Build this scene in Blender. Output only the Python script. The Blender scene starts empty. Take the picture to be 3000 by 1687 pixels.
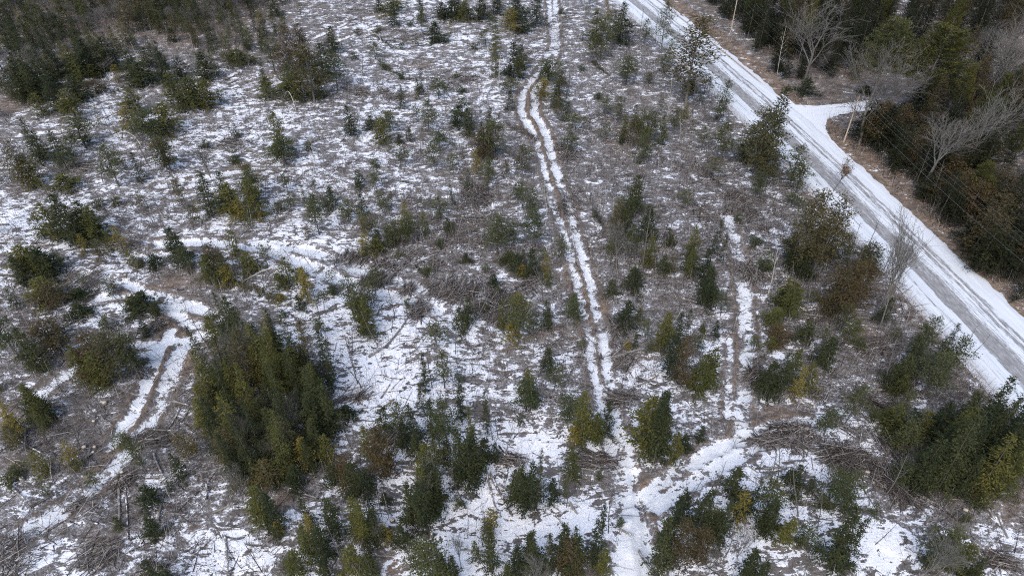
import bpy, math, random
import numpy as np
from mathutils import Vector, Matrix, Euler

# ------------------------------------------------------------------ basics
scene = bpy.context.scene
COL = scene.collection
H_CAM = 66.0
F_PX = 2027.0
PITCH = math.radians(39.6)
SP, CP = math.sin(PITCH), math.cos(PITCH)
VPY = 843 + F_PX * CP / SP
K = 1000.0 / 2576.0
ORG = {'A': (0, 0), 'B': (1000, 0), 'C': (2000, 0), 'D': (0, 562), 'E': (1000, 562), 'F': (2000, 562),
       'G': (0, 1124), 'H': (1000, 1124), 'I': (2000, 1124)}
R = random.Random(7)
NR = np.random.default_rng(11)


def pg(x, y):
    """photo point (3000 wide) -> place on the ground"""
    u, v = x - 1500.0, y - 843.5
    d = F_PX * SP + v * CP
    return H_CAM * u / d, H_CAM * (F_PX * CP - v * SP) / d


def to_px(x, y, z=0.0):
    d = H_CAM - z
    zf = y * CP + d * SP
    return 1500 + F_PX * x / zf, 843.5 + F_PX * (d * CP - y * SP) / zf


def cpx(c, x, y):
    return ORG[c][0] + x * K, ORG[c][1] + y * K


def cg(c, x, y):
    return pg(*cpx(c, x, y))


# ------------------------------------------------------------------ cheap noise in numpy
def vnoise(x, y, seed):
    rng = np.random.default_rng(seed)
    t = rng.random((256, 256))
    xi, yi = np.floor(x).astype(int), np.floor(y).astype(int)
    fx, fy = x - xi, y - yi
    fx, fy = fx * fx * (3 - 2 * fx), fy * fy * (3 - 2 * fy)
    a, b = t[xi % 256, yi % 256], t[(xi + 1) % 256, yi % 256]
    c, d = t[xi % 256, (yi + 1) % 256], t[(xi + 1) % 256, (yi + 1) % 256]
    return (a * (1 - fx) + b * fx) * (1 - fy) + (c * (1 - fx) + d * fx) * fy


def fbm(x, y, seed, o=4):
    s, a, n = 0, 1.0, 0
    for k in range(o):
        s = s + a * vnoise(x * 2 ** k + 31 * k, y * 2 ** k + 17 * k, seed + k)
        n += a
        a *= 0.5
    return s / n


# ------------------------------------------------------------------ the road
road_px = [(1835, 0), (1889, 39), (2043, 171), (2147, 268), (2245, 361), (2365, 489), (2559, 675), (2683, 791), (2815, 935), (2947, 1086)]
rp = np.array([pg(*p) for p in road_px])
ROAD = np.polyfit(rp[:, 1], rp[:, 0], 2)      # x of the pavement's near edge as a function of y


def road_s(x, y):
    """metres to the far side of the pavement's near edge"""
    return (x - np.polyval(ROAD, y)) * 0.982


# ------------------------------------------------------------------ tracks: (points, half width, snow, roughness)
P26 = 3000 / 2576.0
tracks_px = [
    # main twin ruts
    ([(1378, -40), (1383, 20), (1386, 60), (1392, 110), (1370, 160), (1318, 235), (1312, 290), (1338, 330), (1362, 400), (1388, 500), (1420, 590), (1452, 700), (1478, 830), (1492, 930), (1512, 1010), (1532, 1100), (1552, 1200), (1575, 1290)], .58, .74),
    ([(1392, -40), (1398, 20), (1400, 60), (1402, 110), (1395, 150), (1345, 235), (1346, 290), (1372, 330), (1388, 400), (1422, 490), (1452, 600), (1487, 720), (1517, 850), (1533, 950), (1547, 1040), (1572, 1150), (1596, 1250), (1612, 1350), (1628, 1460)], .66, .82),
    # the straight trench
    ([(1828, 540), (1845, 600), (1862, 660), (1872, 740), (1882, 840), (1874, 950), (1866, 1050), (1860, 1110)], .8, .72),
    ([(1840, 850), (1836, 950), (1832, 1050)], .35, .75),
    # hooked tracks at the side
    ([(525, 838), (480, 850), (452, 872), (432, 930), (402, 1010), (352, 1092), (300, 1155), (250, 1200)], .9, .95),
    ([(430, 830), (398, 880), (374, 950), (352, 1000), (310, 1066), (272, 1118)], .75, .88),
    ([(380, 735), (430, 755), (530, 790)], .9, .9), ([(370, 745), (420, 775), (500, 830)], .8, .75),
    # skid trail over the snow
    ([(400, 612), (470, 610), (560, 615), (660, 622), (740, 655), (820, 692), (920, 722), (1020, 748), (1100, 780)], .95, 1.05),
    ([(640, 613), (740, 622), (900, 672), (1050, 722), (1150, 745)], 1.0, .95),
    # trail to the far side of the fork
    ([(1600, 1262), (1660, 1215), (1720, 1175), (1800, 1130), (1900, 1090), (2030, 1062)], .7, .9),
    ([(1640, 1275), (1700, 1240), (1800, 1180), (1900, 1120), (2000, 1100)], .8, .95),
    ([(1318, 230), (1310, 260), (1313, 290), (1338, 335)], .7, 1.1), ([(1352, 215), (1343, 245), (1347, 290), (1372, 335), (1388, 395)], .75, 1.1),
    ([(515, 845), (430, 856), (330, 866)], .7, .8), ([(395, 884), (340, 888)], .6, 1.0), ([(200, 690), (290, 705), (380, 735)], .6, .8), ([(330, 640), (400, 640), (470, 632)], .5, .75), ([(220, 900), (140, 960), (60, 1010)], .7, .8),
    ([(150, 530), (260, 575), (400, 612)], .5, .7), ([(130, 752), (260, 748), (380, 738)], .5, .75), ([(250, 1200), (170, 1270), (60, 1340), (-20, 1390)], 1.1, .62),
    ([(618, 214), (660, 202), (716, 186)], .45, .85), ([(625, 232), (670, 220), (722, 206)], .45, .85), ([(790, 96), (870, 62), (945, 42), (1010, 30)], .5, .85), ([(840, 106), (900, 84), (970, 66)], .4, .8),
    ([(400, 465), (480, 450), (580, 436), (700, 418)], .8, .85), ([(430, 490), (520, 478), (640, 470)], .6, .75), ([(0, 345), (110, 332), (220, 322)], .6, .8), ([(20, 640), (150, 625), (260, 600)], .6, .75),
    ([(1598, 1190), (1606, 1240), (1618, 1300), (1640, 1400), (1655, 1460)], .4, .55),
]
tracks = [([pg(a * P26, b * P26) for a, b in pts], w, s) for pts, w, s in tracks_px]
flat_poly = [(1574, 1236), (1594, 1236), (1612, 1330), (1628, 1400), (1646, 1500), (1546, 1500), (1554, 1390), (1566, 1300)]
flat_poly = [pg(a * P26, b * P26) for a, b in flat_poly]

SN = """222332333533332000000000
223223234545433223000000
344345534554332222200111
444455645443322222200111
344455654433322222200011
764445574333322222330001
566554676532222223320000
345532578874432123322000
233353577764532344322100
232222578975436545322210
222223578888766645665210
432323445788867688886421
543354467899998867877632
664466654799975967868645"""
SNG = np.array([[int(ch) for ch in r[:24]] for r in SN.split()], float)


def snow_density(px, py):
    gx = np.clip(px / 125.0 - .5, 0, 22.999)
    gy = np.clip(py / 120.5 - .5, 0, 12.999)
    xi, yi = gx.astype(int), gy.astype(int)
    fx, fy = gx - xi, gy - yi
    return ((SNG[yi, xi] * (1 - fx) + SNG[yi, xi + 1] * fx) * (1 - fy) + (SNG[yi + 1, xi] * (1 - fx) + SNG[yi + 1, xi + 1] * fx) * fy) / 9.0


# bright or bare spots: crop, x, y, radius x, radius y (crop px), change in snow
SPOTS = [('H', 1480, 480, 200, 110, .5), ('H', 300, 100, 160, 80, .5), ('H', 1450, 1060, 500, 70, .45), ('H', 950, 950, 200, 130, .4), ('H', 900, 1200, 200, 100, .4),
         ('I', 1530, 1310, 110, 110, .7), ('I', 720, 560, 110, 60, .6), ('I', 1310, 550, 60, 60, .5), ('I', 1050, 680, 80, 80, .5), ('I', 520, 1120, 130, 110, .55),
         ('I', 1100, 1270, 160, 90, .5), ('E', 2340, 1350, 130, 110, .7), ('E', 400, 790, 200, 60, .35), ('E', 700, 830, 180, 60, .5), ('E', 330, 670, 240, 40, .4), ('E', 560, 1100, 110, 80, .4),
         ('E', 250, 1380, 300, 90, .4), ('D', 60, 250, 150, 130, .4), ('D', 700, 600, 260, 70, .3), ('D', 750, 760, 90, 60, .3), ('D', 2150, 350, 120, 80, .4), ('D', 2450, 560, 160, 90, .4),
         ('D', 2150, 1060, 110, 130, .5), ('A', 750, 860, 150, 100, .35), ('A', 1700, 650, 180, 80, .3), ('A', 1400, 1000, 140, 60, .3), ('A', 1350, 1380, 180, 60, .4), ('A', 1720, 1130, 150, 90, .3),
         ('G', 400, 830, 150, 40, .5), ('G', 350, 110, 90, 30, .5), ('G', 1300, 490, 60, 40, .5), ('G', 120, 1200, 200, 130, .2), ('G', 950, 720, 90, 40, .4), ('G', 1170, 720, 90, 30, .4), ('G', 1850, 1300, 130, 120, .4), ('G', 1700, 1080, 130, 60, .4),
         ('B', 400, 680, 180, 25, .5), ('B', 880, 280, 120, 40, .5), ('B', 120, 200, 160, 50, .4), ('B', 520, 330, 250, 20, .4), ('B', 400, 840, 150, 40, .3), ('B', 1480, 380, 90, 60, .3),
         ('F', 650, 330, 140, 80, .4), ('F', 230, 1150, 90, 60, .5), ('F', 760, 1230, 90, 40, .4), ('F', 1700, 1170, 90, 30, .35),
         ('G', 700, 1000, 500, 130, -.25), ('E', 900, 450, 600, 150, -.1), ('F', 1900, 1300, 300, 200, -.2), ('I', 1900, 900, 500, 200, -.3), ('G', 500, 400, 600, 260, -.25), ('D', 1400, 640, 220, 70, -.4), ('G', 2050, 350, 450, 520, -.45), ('I', 2200, 500, 380, 360, -.4), ('D', 1850, 1250, 300, 250, -.35), ('H', 150, 800, 150, 350, -.3)]
BROWN = [('E', 1820, 880, 60, 140, .8), ('E', 1960, 850, 60, 70, .8), ('D', 1350, 690, 160, 60, .7), ('D', 1430, 1300, 70, 70, .8), ('B', 2150, 1030, 130, 60, .55), ('C', 1250, 600, 140, 90, .8),
         ('H', 1330, 990, 110, 40, 1.0), ('H', 2300, 780, 160, 40, 1.2), ('G', 2150, 900, 120, 60, .9), ('I', 700, 230, 150, 60, .9), ('H', 750, 980, 70, 60, .9), ('A', 60, 800, 130, 60, .8), ('E', 1500, 1080, 140, 60, .6),
         ('H', 380, 1330, 110, 90, .9), ('G', 760, 1160, 100, 50, .7), ('G', 1500, 1120, 90, 60, .6), ('B', 560, 480, 120, 25, .8), ('F', 1400, 1080, 300, 80, .5), ('E', 1700, 640, 150, 90, .4), ('E', 2250, 1250, 150, 40, .5),
         ('I', 1500, 600, 120, 60, .5), ('D', 1230, 1000, 90, 60, .6), ('A', 700, 120, 1000, 230, .8), ('A', 1750, 200, 400, 250, .35), ('F', 2576, 1000, 200, 200, .3), ('C', 2000, 600, 300, 120, .5), ('E', 1250, 1200, 80, 40, .7), ('I', 2500, 900, 120, 150, .6), ('G', 100, 600, 120, 60, .5)]


def seg_dist(X, Y, pts):
    best = np.full(X.shape, 1e9)
    for (x1, y1), (x2, y2) in zip(pts[:-1], pts[1:]):
        dx, dy = x2 - x1, y2 - y1
        t = np.clip(((X - x1) * dx + (Y - y1) * dy) / (dx * dx + dy * dy), 0, 1)
        best = np.minimum(best, np.hypot(X - x1 - t * dx, Y - y1 - t * dy))
    return best


def in_poly(X, Y, poly):
    ins = np.zeros(X.shape, bool)
    n = len(poly)
    for i in range(n):
        x1, y1 = poly[i]
        x2, y2 = poly[(i + 1) % n]
        c = ((y1 > Y) != (y2 > Y)) & (X < (x2 - x1) * (Y - y1) / (y2 - y1 + 1e-12) + x1)
        ins ^= c
    return ins


def height(x, y):
    """height of the ground: low humps, flat by the road"""
    x, y = np.asarray(x, float), np.asarray(y, float)
    h = (fbm(x * .05 + 7, y * .05 + 3, 5, 3) - .5) * 1.6 + (fbm(x * .5, y * .5, 9, 3) - .5) * .35
    s = road_s(x, y)
    k = np.clip((np.abs(s - 4) - 9) / 10, 0, 1)
    return h * k * k * (3 - 2 * k)


# driveway outline
dv = [cg('C', *p) for p in [(740, 700), (850, 790), (1000, 800), (1200, 785), (1400, 755), (1600, 730), (1800, 740), (1800, 800), (1600, 830), (1400, 835), (1200, 862), (1090, 900), (1075, 960), (1110, 1040), (1180, 1110), (1260, 1190), (1000, 1130), (900, 1000)]]

# ------------------------------------------------------------------ materials
MATS = {}


def newmat(name):
    m = bpy.data.materials.new(name)
    m.use_nodes = True
    nt = m.node_tree
    b = nt.nodes['Principled BSDF']
    MATS[name] = m
    return m, nt, b


def N(nt, t, **kw):
    n = nt.nodes.new(t)
    for k, v in kw.items():
        if k in ('operation', 'blend_type', 'data_type', 'attribute_name', 'interpolation_type', 'clamp', 'noise_dimensions', 'attribute_type', 'feature'):
            setattr(n, k, v)
        else:
            n.inputs[k].default_value = v
    return n


def L(nt, a, b):
    nt.links.new(a, b)


def math_n(nt, op, a, b=None, c=None):
    n = nt.nodes.new('ShaderNodeMath')
    n.operation = op
    for i, v in enumerate((a, b, c)):
        if v is None:
            continue
        if isinstance(v, (int, float)):
            n.inputs[i].default_value = v
        else:
            L(nt, v, n.inputs[i])
    return n.outputs[0]


def smooth(nt, v, lo, hi):
    n = nt.nodes.new('ShaderNodeMapRange')
    n.interpolation_type = 'SMOOTHSTEP'
    n.inputs[1].default_value, n.inputs[2].default_value = lo, hi
    L(nt, v, n.inputs[0])
    return n.outputs[0]


def mixc(nt, f, a, b):
    n = nt.nodes.new('ShaderNodeMix')
    n.data_type = 'RGBA'
    for sock, v in ((n.inputs[0], f), (n.inputs[6], a), (n.inputs[7], b)):
        if isinstance(v, (int, float)):
            sock.default_value = v
        elif isinstance(v, tuple):
            sock.default_value = (*v, 1)
        else:
            L(nt, v, sock)
    return n.outputs[2]


def noise(nt, vec, scale, detail=4, rough=.6, dist=0.0):
    n = nt.nodes.new('ShaderNodeTexNoise')
    n.inputs['Scale'].default_value = scale
    n.inputs['Detail'].default_value = detail
    n.inputs['Roughness'].default_value = rough
    n.inputs['Distortion'].default_value = dist
    L(nt, vec, n.inputs['Vector'])
    return n.outputs[0]


SNOW = (.80, .83, .88)


def ground_mat():
    m, nt, b = newmat('snow_dusted_litter')
    tc = nt.nodes.new('ShaderNodeTexCoord').outputs['Object']
    a_s = N(nt, 'ShaderNodeAttribute', attribute_name='snow').outputs['Fac']
    a_b = N(nt, 'ShaderNodeAttribute', attribute_name='brown').outputs['Fac']
    a_r = N(nt, 'ShaderNodeAttribute', attribute_name='rut').outputs['Fac']
    n1 = noise(nt, tc, .42, 9, .66, .5)
    mp = nt.nodes.new('ShaderNodeMapping')
    mp.inputs['Rotation'].default_value = (0, 0, .22)
    mp.inputs['Scale'].default_value = (.62, 1.3, 1)
    L(nt, tc, mp.inputs['Vector'])
    n2 = noise(nt, mp.outputs[0], 1.15, 5, .62, .7)
    n3 = noise(nt, tc, 3.6, 4, .62, .3)
    n4 = noise(nt, tc, .12, 4, .6)
    n5 = noise(nt, tc, 11.0, 3, .6)
    # snow where the patch noise plus the amount of snow passes a level
    v = math_n(nt, 'MULTIPLY', math_n(nt, 'SUBTRACT', n1, .5), 1.8)
    v = math_n(nt, 'ADD', v, math_n(nt, 'MULTIPLY', math_n(nt, 'SUBTRACT', n2, .5), 1.15))
    v = math_n(nt, 'ADD', v, math_n(nt, 'MULTIPLY', math_n(nt, 'SUBTRACT', n3, .5), .5))
    v = math_n(nt, 'MULTIPLY', v, math_n(nt, 'SUBTRACT', 1.0, math_n(nt, 'MULTIPLY', a_r, .12)))
    v = math_n(nt, 'ADD', v, math_n(nt, 'SUBTRACT', a_s, .53))
    mp2 = nt.nodes.new('ShaderNodeMapping')
    mp2.inputs['Rotation'].default_value = (0, 0, -.5)
    mp2.inputs['Scale'].default_value = (.5, 1.25, 1)
    L(nt, tc, mp2.inputs['Vector'])
    n6 = noise(nt, mp2.outputs[0], 1.0, 5, .6, .9)
    hole = math_n(nt, 'MULTIPLY', smooth(nt, math_n(nt, 'ADD', n6, math_n(nt, 'MULTIPLY', math_n(nt, 'SUBTRACT', n4, .5), .5)), .545, .60), math_n(nt, 'SUBTRACT', 1.0, a_r))
    v = math_n(nt, 'SUBTRACT', v, math_n(nt, 'MULTIPLY', hole, .34))
    cover = smooth(nt, v, -.012, .018)
    # thin dusting on the litter
    d = math_n(nt, 'ADD', math_n(nt, 'MULTIPLY', n3, .9), math_n(nt, 'MULTIPLY', v, .55))
    dust = smooth(nt, math_n(nt, 'ADD', d, math_n(nt, 'MULTIPLY', math_n(nt, 'SUBTRACT', n5, .5), 1.1)), .25, .60)
    dark = mixc(nt, smooth(nt, n4, .35, .65), (.075, .070, .066), (.135, .126, .118))
    tan = mixc(nt, smooth(nt, n2, .3, .7), (.14, .090, .060), (.29, .215, .14))
    litter = mixc(nt, math_n(nt, 'MULTIPLY', a_b, smooth(nt, n1, .25, .6)), dark, tan)
    litter = mixc(nt, smooth(nt, math_n(nt, 'ADD', n3, math_n(nt, 'MULTIPLY', math_n(nt, 'SUBTRACT', n5, .5), .5)), .53, .60), litter, (.045, .035, .031))
    dustc = math_n(nt, 'MULTIPLY', dust, math_n(nt, 'SUBTRACT', .9, math_n(nt, 'MULTIPLY', a_b, .45)))
    dustc = math_n(nt, 'MULTIPLY', dustc, math_n(nt, 'SUBTRACT', 1.0, math_n(nt, 'MULTIPLY', smooth(nt, a_s, .52, .66), .65)))
    litter = mixc(nt, dustc, litter, (.42, .42, .445))
    snow = mixc(nt, smooth(nt, n2, .35, .75), SNOW, (.70, .75, .82))
    snow = mixc(nt, math_n(nt, 'MULTIPLY', a_r, .8), snow, (.62, .66, .70))
    L(nt, mixc(nt, cover, litter, snow), b.inputs['Base Color'])
    b.inputs['Roughness'].default_value = .9
    b.inputs['Specular IOR Level'].default_value = .15
    bp = nt.nodes.new('ShaderNodeBump')
    bp.inputs['Strength'].default_value = .7
    bp.inputs['Distance'].default_value = .14
    h = math_n(nt, 'ADD', math_n(nt, 'MULTIPLY', cover, .55), math_n(nt, 'ADD', math_n(nt, 'MULTIPLY', n3, .8), n2))
    L(nt, h, bp.inputs['Height'])
    L(nt, bp.outputs[0], b.inputs['Normal'])
    return m


def road_mat():
    m, nt, b = newmat('ploughed_road_snow')
    uv = nt.nodes.new('ShaderNodeUVMap').outputs[0]
    sep = nt.nodes.new('ShaderNodeSeparateXYZ')
    L(nt, uv, sep.inputs[0])
    u, v = sep.outputs[0], sep.outputs[1]
    cb = nt.nodes.new('ShaderNodeCombineXYZ')
    L(nt, u, cb.inputs[0])
    L(nt, math_n(nt, 'MULTIPLY', v, .05), cb.inputs[1])
    st = noise(nt, cb.outputs[0], 2.6, 7, .72, .35)
    cb2 = nt.nodes.new('ShaderNodeCombineXYZ')
    L(nt, u, cb2.inputs[0])
    L(nt, math_n(nt, 'MULTIPLY', v, .25), cb2.inputs[1])
    st2 = noise(nt, cb2.outputs[0], 3.2, 6, .75, .6)
    lo = noise(nt, uv, .16, 3, .5)
    fine = noise(nt, uv, 6.0, 5, .7)
    uu = math_n(nt, 'ADD', u, math_n(nt, 'MULTIPLY', math_n(nt, 'SUBTRACT', lo, .5), 1.0))
    ramp = nt.nodes.new('ShaderNodeValToRGB')
    # position (u + 6) / 18 -> how bare the pavement is
    stops = [(-6, .45), (-4.6, .36), (-3.4, .30), (-3.0, .22), (-1.9, .20), (-1.55, .50), (-1.25, .12), (-.2, .08), (.1, .80), (2.3, .76), (2.9, .52), (3.6, .36), (4.3, .36), (4.5, .64), (4.95, .66), (5.15, .40), (5.45, .42), (5.6, .66), (6.05, .60), (6.3, .10), (11.5, .04)]
    el = ramp.color_ramp.elements
    while len(el) < len(stops):
        el.new(.5)
    for e, (s, c) in zip(el, stops):
        e.position = (s + 6) / 18
        e.color = (c, c, c, 1)
    L(nt, math_n(nt, 'DIVIDE', math_n(nt, 'ADD', uu, 6.0), 18.0), ramp.inputs[0])
    bare_l = ramp.outputs[0]
    s2 = math_n(nt, 'ADD', math_n(nt, 'MULTIPLY', st, .65), math_n(nt, 'MULTIPLY', st2, .35))
    val = math_n(nt, 'SUBTRACT', bare_l, math_n(nt, 'ADD', .5, math_n(nt, 'MULTIPLY', math_n(nt, 'SUBTRACT', s2, .5), 2.6)))
    bare = smooth(nt, val, -.16, .22)
    # brown furrow on the far side, up to the driveway
    fur = math_n(nt, 'MULTIPLY', smooth(nt, math_n(nt, 'ABSOLUTE', math_n(nt, 'SUBTRACT', u, 8.4)), .5, .12), smooth(nt, v, 152, 158))
    fur = math_n(nt, 'MULTIPLY', fur, smooth(nt, fine, .35, .55))
    pave = mixc(nt, smooth(nt, st2, .3, .7), (.17, .172, .175), (.33, .335, .345))
    sn = mixc(nt, smooth(nt, st, .3, .7), (.52, .57, .62), (.67, .715, .765))
    col = mixc(nt, bare, sn, pave)
    col = mixc(nt, fur, col, (.20, .14, .10))
    shoulder = math_n(nt, 'MULTIPLY', smooth(nt, u, -2.6, -4.2), smooth(nt, fine, .42, .6))
    col = mixc(nt, shoulder, col, (.26, .22, .19))
    L(nt, col, b.inputs['Base Color'])
    b.inputs['Roughness'].default_value = .75
    b.inputs['Specular IOR Level'].default_value = .25
    bp = nt.nodes.new('ShaderNodeBump')
    bp.inputs['Strength'].default_value = .4
    bp.inputs['Distance'].default_value = .05
    L(nt, math_n(nt, 'SUBTRACT', math_n(nt, 'MULTIPLY', fine, .5), bare), bp.inputs['Height'])
    L(nt, bp.outputs[0], b.inputs['Normal'])
    return m


def drive_mat():
    m, nt, b = newmat('driveway_snow')
    tc = nt.nodes.new('ShaderNodeTexCoord').outputs['Object']
    n1 = noise(nt, tc, .5, 6, .7, .4)
    n3 = noise(nt, tc, 5.0, 6, .75)
    sep = nt.nodes.new('ShaderNodeSeparateXYZ')
    L(nt, tc, sep.inputs[0])
    far = smooth(nt, sep.outputs[0], 72, 88)
    k = smooth(nt, math_n(nt, 'ADD', math_n(nt, 'ADD', math_n(nt, 'MULTIPLY', n1, .6), math_n(nt, 'MULTIPLY', n3, .6)), math_n(nt, 'MULTIPLY', far, .30)), .66, .86)
    L(nt, mixc(nt, k, (.66, .70, .75), (.26, .21, .19)), b.inputs['Base Color'])
    b.inputs['Roughness'].default_value = .85
    b.inputs['Specular IOR Level'].default_value = .15
    return m


def leaf_mat(name, c1, c2, c3, frost=.0):
    """needles: hue drifts from tree to tree and through each crown"""
    m, nt, b = newmat(name)
    oi = nt.nodes.new('ShaderNodeObjectInfo')
    tc = nt.nodes.new('ShaderNodeTexCoord').outputs['Object']
    add = nt.nodes.new('ShaderNodeVectorMath')
    add.operation = 'ADD'
    L(nt, tc, add.inputs[0])
    cbn = nt.nodes.new('ShaderNodeCombineXYZ')
    L(nt, math_n(nt, 'MULTIPLY', oi.outputs['Random'], 57), cbn.inputs[0])
    L(nt, cbn.outputs[0], add.inputs[1])
    n1 = noise(nt, add.outputs[0], .9, 3, .6)
    n2 = noise(nt, add.outputs[0], 6.0, 2, .7)
    at = N(nt, 'ShaderNodeAttribute', attribute_name='tint').outputs['Fac']
    c = mixc(nt, smooth(nt, math_n(nt, 'ADD', math_n(nt, 'MULTIPLY', n1, .7), math_n(nt, 'MULTIPLY', oi.outputs['Random'], .35)), .3, .75), c1, c2)
    c = mixc(nt, math_n(nt, 'MULTIPLY', smooth(nt, n2, .45, .75), .6), c, c3)
    hsv = nt.nodes.new('ShaderNodeHueSaturation')
    L(nt, c, hsv.inputs['Color'])
    L(nt, math_n(nt, 'ADD', .62, math_n(nt, 'MULTIPLY', at, .76)), hsv.inputs['Value'])
    L(nt, hsv.outputs[0], b.inputs['Base Color'])
    b.inputs['Roughness'].default_value = .8
    b.inputs['Specular IOR Level'].default_value = .05
    return m


def wood_mat(name, c1, c2, scale=3.0, snowy=0.0):
    m, nt, b = newmat(name)
    oi = nt.nodes.new('ShaderNodeObjectInfo')
    tc = nt.nodes.new('ShaderNodeTexCoord').outputs['Object']
    n1 = noise(nt, tc, scale, 4, .65, .3)
    c = mixc(nt, smooth(nt, math_n(nt, 'ADD', math_n(nt, 'MULTIPLY', n1, .6), math_n(nt, 'MULTIPLY', oi.outputs['Random'], .4)), .25, .7), c1, c2)
    at = N(nt, 'ShaderNodeAttribute', attribute_name='tint').outputs['Fac']
    if snowy:
        g = nt.nodes.new('ShaderNodeNewGeometry')
        sp = nt.nodes.new('ShaderNodeSeparateXYZ')
        L(nt, g.outputs['Normal'], sp.inputs[0])
        k = math_n(nt, 'MULTIPLY', smooth(nt, sp.outputs[2], .45, .85), smooth(nt, n1, .62 - snowy * .3, .70 - snowy * .3))
        c = mixc(nt, k, c, (.74, .77, .82))
    L(nt, c, b.inputs['Base Color'])
    b.inputs['Roughness'].default_value = .85
    b.inputs['Specular IOR Level'].default_value = .2
    return m


def twig_mat(name, cols):
    """debris: every stick takes its own tone"""
    m, nt, b = newmat(name)
    at = N(nt, 'ShaderNodeAttribute', attribute_name='tint').outputs['Fac']
    ramp = nt.nodes.new('ShaderNodeValToRGB')
    el = ramp.color_ramp.elements
    while len(el) < len(cols):
        el.new(.5)
    for i, c in enumerate(cols):
        el[i].position = i / (len(cols) - 1)
        el[i].color = (*c, 1)
    L(nt, at, ramp.inputs[0])
    L(nt, ramp.outputs[0], b.inputs['Base Color'])
    b.inputs['Roughness'].default_value = .9
    b.inputs['Specular IOR Level'].default_value = .1
    return m


ground_mat(); road_mat(); drive_mat()
leaf_mat('spruce_needles', (.027, .035, .018), (.050, .056, .023), (.020, .028, .020))
leaf_mat('fir_needles', (.060, .066, .022), (.092, .088, .026), (.040, .050, .021))
leaf_mat('golden_needles', (.125, .108, .028), (.170, .135, .035), (.095, .088, .028))
leaf_mat('rusty_needles', (.055, .047, .025), (.082, .058, .028), (.038, .038, .020))
leaf_mat('cedar_sprays', (.054, .054, .027), (.078, .065, .028), (.038, .043, .022))
leaf_mat('pine_needles', (.046, .058, .026), (.072, .076, .030), (.032, .044, .026))
leaf_mat('forest_needles', (.015, .020, .013), (.030, .033, .016), (.012, .017, .012))
leaf_mat('dry_leaves', (.16, .095, .05), (.22, .13, .07), (.11, .07, .04))
wood_mat('dark_bark', (.055, .048, .043), (.12, .11, .10))
wood_mat('grey_bark', (.085, .082, .075), (.155, .15, .14))
wood_mat('pale_bark', (.34, .33, .30), (.50, .48, .44))
wood_mat('log_bark', (.10, .088, .08), (.24, .225, .21), 2.0, .35)
wood_mat('weathered_log', (.15, .142, .13), (.26, .248, .23), 2.0, .12)
wood_mat('pole_wood', (.27, .22, .17), (.38, .32, .26))
wood_mat('cut_wood', (.55, .47, .36), (.70, .62, .50))
twig_mat('slash_sticks', [(.022, .017, .015), (.05, .041, .037), (.11, .10, .093), (.25, .235, .225), (.42, .405, .395)])
twig_mat('brush_twigs', [(.05, .036, .03), (.12, .098, .085), (.22, .20, .185), (.36, .345, .33), (.64, .65, .68)])
m, nt, b = newmat('wire_metal'); b.inputs['Base Color'].default_value = (.17, .18, .19, 1); b.inputs['Roughness'].default_value = .5
m, nt, b = newmat('porcelain'); b.inputs['Base Color'].default_value = (.35, .33, .32, 1); b.inputs['Roughness'].default_value = .3


# ------------------------------------------------------------------ mesh helpers
def mesh_np(name, V, Fc, mat, tint=None, smooth_=False):
    """V (n,3); Fc list of arrays (m,k)"""
    me = bpy.data.meshes.new(name)
    V = np.ascontiguousarray(V, np.float32)
    me.vertices.add(len(V))
    me.vertices.foreach_set('co', V.ravel())
    loops = np.concatenate([f.ravel() for f in Fc]).astype(np.int32)
    sizes = np.concatenate([np.full(len(f), f.shape[1]) for f in Fc]).astype(np.int32)
    me.loops.add(len(loops))
    me.loops.foreach_set('vertex_index', loops)
    me.polygons.add(len(sizes))
    starts = np.concatenate([[0], np.cumsum(sizes)[:-1]]).astype(np.int32)
    me.polygons.foreach_set('loop_start', starts)
    me.polygons.foreach_set('loop_total', sizes)
    if smooth_:
        me.polygons.foreach_set('use_smooth', np.ones(len(sizes), bool))
    me.update(calc_edges=True)
    if tint is not None:
        a = me.attributes.new('tint', 'FLOAT', 'POINT')
        a.data.foreach_set('value', np.ascontiguousarray(tint, np.float32))
    me.materials.append(MATS[mat])
    return me


def link(name, data, parent=None, **props):
    o = bpy.data.objects.new(name, data)
    COL.objects.link(o)
    if parent is not None:
        o.parent = parent
    for k, v in props.items():
        if v is not None:
            o[k] = v
    return o


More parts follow.
